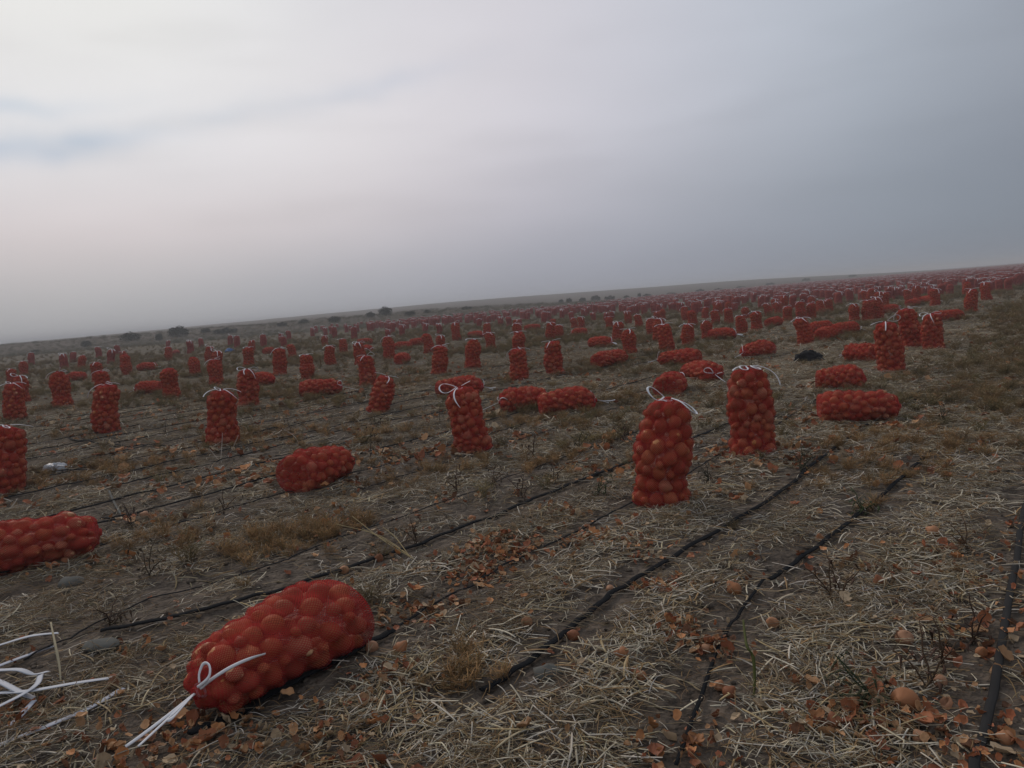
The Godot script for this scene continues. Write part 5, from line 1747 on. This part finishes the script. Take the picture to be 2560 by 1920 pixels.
	tape([Vector2(-10.13, -5.99), Vector2(-9.28, -7.08), Vector2(-8.46, -8.17), Vector2(-7.61, -9.26), Vector2(-6.77, -10.34), Vector2(-5.95, -11.45), Vector2(-5.10, -12.53)], 0.038, "tape", "eighth faint drip tape back across the rows, beyond the long tape by the lying pair")
	tape([Vector2(-9.19, -8.37), Vector2(-8.41, -9.43), Vector2(-7.61, -10.48), Vector2(-6.82, -11.53), Vector2(-6.02, -12.58), Vector2(-5.20, -13.61), Vector2(-4.36, -14.63), Vector2(-3.61, -15.72), Vector2(-2.80, -16.76), Vector2(-2.01, -17.81)], 0.039, "tape", "ninth faint drip tape back across the rows, beyond the long tape by the lying pair")
	tape([Vector2(-10.61, -7.86), Vector2(-9.74, -9.05), Vector2(-8.84, -10.21), Vector2(-7.89, -11.34), Vector2(-7.01, -12.52), Vector2(-6.13, -13.70), Vector2(-5.27, -14.89)], 0.031, "tape", "tenth faint drip tape back across the rows, beyond the long tape by the lying pair")
	tape([Vector2(-11.30, -8.07), Vector2(-10.51, -9.17), Vector2(-9.70, -10.25), Vector2(-8.81, -11.28), Vector2(-8.06, -12.40), Vector2(-7.17, -13.43), Vector2(-6.40, -14.54), Vector2(-5.57, -15.60), Vector2(-4.70, -16.64), Vector2(-3.91, -17.74), Vector2(-3.11, -18.84)], 0.036, "tape", "eleventh faint drip tape back across the rows, beyond the long tape by the lying pair")
	tape([Vector2(-12.64, -7.84), Vector2(-11.72, -8.95), Vector2(-10.86, -10.12), Vector2(-9.97, -11.25), Vector2(-9.13, -12.44), Vector2(-8.27, -13.60), Vector2(-7.39, -14.74), Vector2(-6.47, -15.86), Vector2(-5.61, -17.03)], 0.033, "tape", "twelfth faint drip tape back across the rows, beyond the long tape by the lying pair")


func make_small_things():
	loose_onion(0.94, -3.49, 0.036, 0, "larger loose onion, back-left of the green onion stalk")
	loose_onion(0.64, -2.64, 0.022, 1, "loose small brown onion, second-nearest left beside the green onion stalk")
	loose_onion(0.66, -2.59, 0.026, 2, "loose small brown onion, nearest left beside the green onion stalk")
	loose_onion(0.67, -2.94, 0.024, 3, "loose small brown onion, back-left of the green onion stalk")
	loose_onion(0.38, -2.74, 0.024, 0, "loose small brown onion, third-nearest front-left of the nearest standing sack")
	loose_onion(-0.02, -3.32, 0.027, 1, "loose small brown onion, nearest front-right of the orange skin drift")
	loose_onion(0.17, -3.15, 0.027, 2, "loose small brown onion, second-nearest front-right of the orange skin drift")
	loose_onion(0.39, -3.66, 0.021, 3, "loose small brown onion, nearest front-left of the nearest standing sack")
	loose_onion(1.60, -4.16, 0.025, 0, "loose small brown onion, second-nearest back-right of the green onion stalk")
	loose_onion(2.15, -4.03, 0.033, 1, "larger loose onion, nearest back-left of the broad grey tape")
	loose_onion(2.12, -3.80, 0.029, 2, "loose small brown onion, second-nearest back-left of the broad grey tape")
	loose_onion(1.41, -2.87, 0.034, 3, "larger loose onion, left beside the broad grey tape")
	loose_onion(1.19, -2.43, 0.046, 0, "larger loose onion, front-left of the broad grey tape")
	loose_onion(1.02, -2.43, 0.024, 1, "loose small brown onion, second-nearest right beside the green onion stalk")
	loose_onion(0.92, -2.34, 0.026, 2, "loose small brown onion, nearest right beside the green onion stalk")
	loose_onion(1.14, -2.24, 0.025, 3, "loose small brown onion, front-left of the broad grey tape")
	loose_onion(1.62, -2.73, 0.022, 0, "loose small brown onion, nearest left beside the broad grey tape")
	loose_onion(1.36, -2.18, 0.026, 1, "loose small brown onion, in front of the broad grey tape")
	loose_onion(1.53, -2.78, 0.021, 2, "loose small brown onion, second-nearest left beside the broad grey tape")
	loose_onion(-0.68, -3.20, 0.030, 3, "loose small brown onion, fourth-nearest front-right of the short slumped sack")
	loose_onion(-0.55, -3.13, 0.032, 0, "loose small brown onion, nearest back-left of the buried end of the straight tape")
	loose_onion(-1.01, -4.25, 0.024, 1, "loose small brown onion, second-nearest front-right of the short slumped sack")
	loose_onion(-0.37, -3.68, 0.023, 2, "loose small brown onion, second-nearest back-left of the buried end of the straight tape")
	loose_onion(-0.74, -5.37, 0.024, 3, "loose small brown onion, front-left of the leaning sack with wide bow")
	loose_onion(-0.34, -5.13, 0.027, 0, "loose small brown onion, in front of the leaning sack with wide bow")
	loose_onion(-1.01, -4.24, 0.028, 1, "loose small brown onion, third-nearest front-right of the short slumped sack")
	loose_onion(-0.84, -4.39, 0.030, 2, "loose small brown onion, nearest front-right of the short slumped sack")
	loose_onion(0.78, -7.23, 0.025, 3, "loose small brown onion, back-left of the nearest standing sack")
	loose_onion(0.48, -6.27, 0.039, 0, "larger loose onion, back-left of the nearest standing sack")
	loose_onion(-2.43, -7.02, 0.028, 1, "loose small brown onion, back-left of the nearest lying sack")
	loose_onion(-2.31, -6.61, 0.041, 2, "larger loose onion, second-nearest back-left of the nearest lying sack")
	loose_onion(-2.87, -5.89, 0.034, 3, "larger loose onion, nearest back-left of the nearest lying sack")
	loose_onion(-2.46, -6.81, 0.033, 0, "larger loose onion, third-nearest back-left of the nearest lying sack")
	loose_onion(1.84, -6.37, 0.025, 1, "loose small brown onion, left beside the tall sack with the one-tailed bow")
	loose_onion(3.42, -6.91, 0.033, 2, "larger loose onion, second-nearest back-left of the broad grey tape")
	loose_onion(1.31, -6.43, 0.026, 3, "loose small brown onion, back-right of the nearest standing sack")
	loose_onion(0.34, -2.91, 0.030, 0, "loose small brown onion, second-nearest front-left of the nearest standing sack")
	loose_onion(0.99, -3.12, 0.028, 1, "loose small brown onion, nearest back-right of the green onion stalk")
	loose_onion(1.57, -3.41, 0.027, 2, "loose small brown onion, nearest back-left of the broad grey tape")
	loose_onion(1.38, -2.57, 0.025, 3, "loose small brown onion, third-nearest left beside the broad grey tape")
	loose_onion(2.44, -4.82, 0.024, 0, "loose small brown onion, third-nearest back-left of the broad grey tape")
	dry_weed(-1.42, -7.51, 0.3, 1, 0.0, "dark withered weed, in front of the tipped sack", 0)
	dry_weed(0.14, -7.05, 0.22, 0.2, 0.0, "bare brown weed stem, second-nearest back-right of the orange skin drift", 0)
	dry_weed(0.27, -6.06, 0.16, 0.6, 0.02, "dark withered weed, back-right of the orange skin drift", 0)
	dry_weed(-0.49, -5.95, 0.2, 0.2, 0.0, "bare brown weed stem, front-left of the leaning sack with wide bow", 0)
	dry_weed(0.01, -5.59, 0.2, 0.3, 0, "bare brown weed stem, nearest back-right of the orange skin drift", 0)
	dry_weed(-0.66, -4.68, 0.18, 0.4, 0, "bare brown weed stem, back-left of the buried end of the straight tape", 0)
	dry_weed(0.54, -5.43, 0.14, 0.8, 0.05, "green leafy weed, left beside the nearest standing sack", 0.8)
	dry_weed(1.65, -2.84, 0.22, 0.3, 0.1, "bare brown weed stem, nearest left beside the broad grey tape", 0)
	dry_weed(1.45, -2.67, 0.2, 0.1, 0, "bare brown weed stem, second-nearest left beside the broad grey tape", 0)
	dry_weed(1.32, -3.32, 0.2, 0.1, -0.05, "bare brown weed stem, second-nearest back-right of the green onion stalk", 0)
	dry_weed(1.34, -3.29, 0.17, 0.1, 0.02, "bare brown weed stem, nearest back-right of the green onion stalk", 0)
	dry_weed(2.18, -3.78, 0.18, 0.1, 0.2, "bare brown weed stem, back-left of the broad grey tape", 0)
	dry_weed(1.32, -2.53, 0.22, 0.1, -0.02, "bare brown weed stem, front-left of the broad grey tape", 0)
	dry_weed(1.34, -5.51, 0.14, 0.9, 0.2, "dark withered weed, front-left of the tall sack with the one-tailed bow", 0.2)
	dry_weed(2.03, -4.55, 0.16, 0.8, -0.3, "green leafy weed, front-right of the black cloth", 0.9)
	dry_weed(1.01, -7.31, 0.2, 0.3, 0, "bare brown weed stem, back-left of the nearest standing sack", 0)
	dry_weed(0.56, -7.14, 0.2, 0.6, 0.05, "dark withered weed, back-left of the nearest standing sack", 0.4)
	dry_weed(1.11, -2.45, 0.15, 1, -0.6, "green leafy weed, front-left of the broad grey tape", 0.6)
	dry_weed(2.06, -5.67, 0.2, 0.9, 0.1, "dark withered weed, front-right of the tall sack with the one-tailed bow", 0.3)
	dry_weed(3.87, -7.02, 0.22, 0.7, 0, "dark withered weed, back-left of the broad grey tape", 0.3)
	dry_weed(3.82, -8.15, 0.25, 0.4, 0.0, "bare brown weed stem, front-right of the black cloth", 0.3)
	dry_weed(-2.84, -5.62, 0.22, 0.7, 0, "dark withered weed, front-right of the white plastic bag", 0)
	dry_weed(-2.22, -5.76, 0.2, 0.5, 0.1, "bare brown weed stem, back-left of the nearest lying sack", 0)
	dry_weed(-4.80, -10.74, 0.25, 0.6, 0, "dark withered weed, back-right of the white plastic bag", 0)
	dry_weed(-2.05, -3.71, 0.13, 0.5, 0.1, "bare brown weed stem, second-nearest front-right of the white plastic bag", 0)
	dry_weed(-2.16, -4.38, 0.2, 0.5, 0.1, "bare brown weed stem, nearest front-right of the white plastic bag", 0.1)
	dry_weed(3.67, -11.96, 0.28, 0.7, 0, "dark withered weed, behind the tall sack with the one-tailed bow", 0.2)
	dry_weed(-2.75, -9.58, 0.25, 0.5, 0, "bare brown weed stem, back-left of the short slumped sack", 0)
	dry_weed(-0.92, -9.58, 0.25, 0.6, 0.0, "dark withered weed, back-left of the leaning sack with wide bow", 0.2)
	dry_weed(-1.70, -9.51, 0.22, 0.5, 0.1, "bare brown weed stem, in front of the tipped sack", 0.1)
	dry_weed(-0.22, -5.96, 0.2, 0.4, 0.1, "bare brown weed stem, behind the orange skin drift", 0)
	dry_weed(1.94, -10.09, 0.26, 0.3, 0, "bare brown weed stem, behind the nearest standing sack", 0.2)
	ribbon([Vector3(-2.517, 0.030, -3.443), Vector3(-2.412, 0.050, -3.454), Vector3(-2.286, 0.070, -3.480), Vector3(-2.197, 0.050, -3.543)], 0.022, "uppermost white twine strip of the heap at the bottom left", "ribbon")
	ribbon([Vector3(-2.359, 0.020, -3.205), Vector3(-2.299, 0.030, -3.273), Vector3(-2.160, 0.030, -3.451)], 0.022, "dull twine strip just below the uppermost one, running up right", "twine_dull")
	ribbon([Vector3(-2.290, 0.060, -3.162), Vector3(-2.201, 0.070, -3.129), Vector3(-2.100, 0.080, -3.094), Vector3(-2.036, 0.060, -3.085), Vector3(-2.017, 0.040, -3.148)], 0.02, "curved white twine piece with a crimped end, middle of the heap", "ribbon")
	ribbon([Vector3(-2.270, 0.050, -3.129), Vector3(-2.145, 0.060, -3.039), Vector3(-2.001, 0.050, -2.943), Vector3(-1.948, 0.030, -2.932)], 0.02, "white twine slanting down right through the heap's crossing", "ribbon")
	ribbon([Vector3(-2.019, 0.050, -3.099), Vector3(-1.952, 0.070, -2.967), Vector3(-1.974, 0.060, -2.910), Vector3(-2.024, 0.050, -2.849), Vector3(-2.068, 0.040, -2.799)], 0.018, "white twine curling from the crimped end down to the left", "ribbon")
	ribbon([Vector3(-2.178, 0.030, -2.986), Vector3(-2.110, 0.040, -2.981), Vector3(-1.955, 0.060, -2.935), Vector3(-1.815, 0.050, -2.993), Vector3(-1.704, 0.030, -3.058)], 0.02, "long white twine reaching right out of the heap", "ribbon")
	ribbon([Vector3(-1.920, 0.020, -2.551), Vector3(-1.878, 0.020, -2.613), Vector3(-1.755, 0.030, -2.710), Vector3(-1.672, 0.030, -2.812), Vector3(-1.626, 0.020, -2.978)], 0.022, "long dull twine along the bottom left, below the heap", "twine_dull")
	ribbon([Vector3(-1.936, 0.030, -2.912), Vector3(-1.917, 0.030, -2.793), Vector3(-1.929, 0.020, -2.743)], 0.018, "short dull twine hanging down from the heap's crossing", "twine_dull")
	stalk("straw_stalk", "pale upright straw stalk among the white twine at bottom left", [[Vector3(-2.127, 0.160, -3.387), Vector3(-2.041, 0.110, -3.259), Vector3(-1.992, 0.050, -3.188), Vector3(-1.958, 0.000, -3.127)]], 0.012, Color(0.42, 0.36, 0.24))
	stalk("straw_bunch", "bunch of long yellow straws poking over the thick tape, left of the skin drift", [[Vector3(-0.617, 0.010, -4.300), Vector3(-0.781, 0.050, -4.526), Vector3(-0.975, 0.120, -4.665)], [Vector3(-0.632, 0.010, -4.331), Vector3(-0.822, 0.080, -4.503), Vector3(-1.048, 0.180, -4.750)], [Vector3(-0.647, 0.000, -4.351), Vector3(-0.768, 0.060, -4.609), Vector3(-0.860, 0.100, -4.727)], [Vector3(-0.609, 0.000, -4.313), Vector3(-0.889, 0.040, -4.750), Vector3(-1.204, 0.080, -4.968)]], 0.007, Color(0.34, 0.27, 0.14))
	stalk("pale_twig", "forked pale twig before the broad sack with hanging white tails", [[Vector3(-3.107, 0.000, -8.141), Vector3(-3.191, 0.050, -8.236), Vector3(-3.266, 0.120, -8.294)], [Vector3(-3.107, 0.000, -8.141), Vector3(-3.140, 0.120, -8.306), Vector3(-3.170, 0.260, -8.458)], [Vector3(-3.107, 0.000, -8.141), Vector3(-2.969, 0.100, -8.074), Vector3(-2.901, 0.260, -8.176)]], 0.008, Color(0.33, 0.28, 0.24), "twig")
	stalk("pale_twig", "long pale twig behind the short slumped sack", [[Vector3(-2.401, -0.000, -8.669), Vector3(-2.563, 0.080, -9.022), Vector3(-2.745, 0.160, -9.203)]], 0.009, Color(0.33, 0.28, 0.24), "twig")
	ribbon([Vector3(-3.620, 0.050, -6.841), Vector3(-3.373, 0.030, -6.431), Vector3(-3.177, 0.020, -6.116), Vector3(-3.000, 0.020, -5.842)], 0.014, "grey weathered strip at the middle left between two tape ends", "stone")
	stalk("onion_stalk", "green onion stalk bent over beside the thin dark tube, right foreground", [[Vector3(0.734, 0.000, -2.553), Vector3(0.756, 0.050, -2.607), Vector3(0.767, 0.100, -2.654), Vector3(0.755, 0.130, -2.681), Vector3(0.800, 0.140, -2.868)]], 0.014, Color(0.07, 0.075, 0.022), "onion plant")
	crumple("plastic_bag", "crumpled white plastic bag lying at the middle left", "plastic bag", -5.03, -8.49, Vector3(0.15, 0.085, 0.11), 0.3, "white_plastic", 4)
	crumple("black_cloth", "crumpled black cloth dropped on the soil between lying sacks, right of centre", "cloth", 5.04, -13.30, Vector3(0.25, 0.19, 0.17), 0.1, "black_cloth", 8)
	crumple("blue_scrap", "small blue plastic scrap far off on the left", "plastic", -15.18, -42.96, Vector3(0.26, 0.18, 0.2), 0.1, "blue_plastic", 12)
	stone(-2.63, -4.42, Vector3(0.085, 0.065, 0.07), "rounded grey stone left of the nearest lying sack, by the left lying sack", 41)
	stone(-1.94, -3.42, Vector3(0.09, 0.04, 0.07), "flat grey stone between the white twine and the nearest lying sack", 42)
	stone(0.05, -2.83, Vector3(0.06, 0.05, 0.05), "dark clod in the straw near the buried tape end", 43)
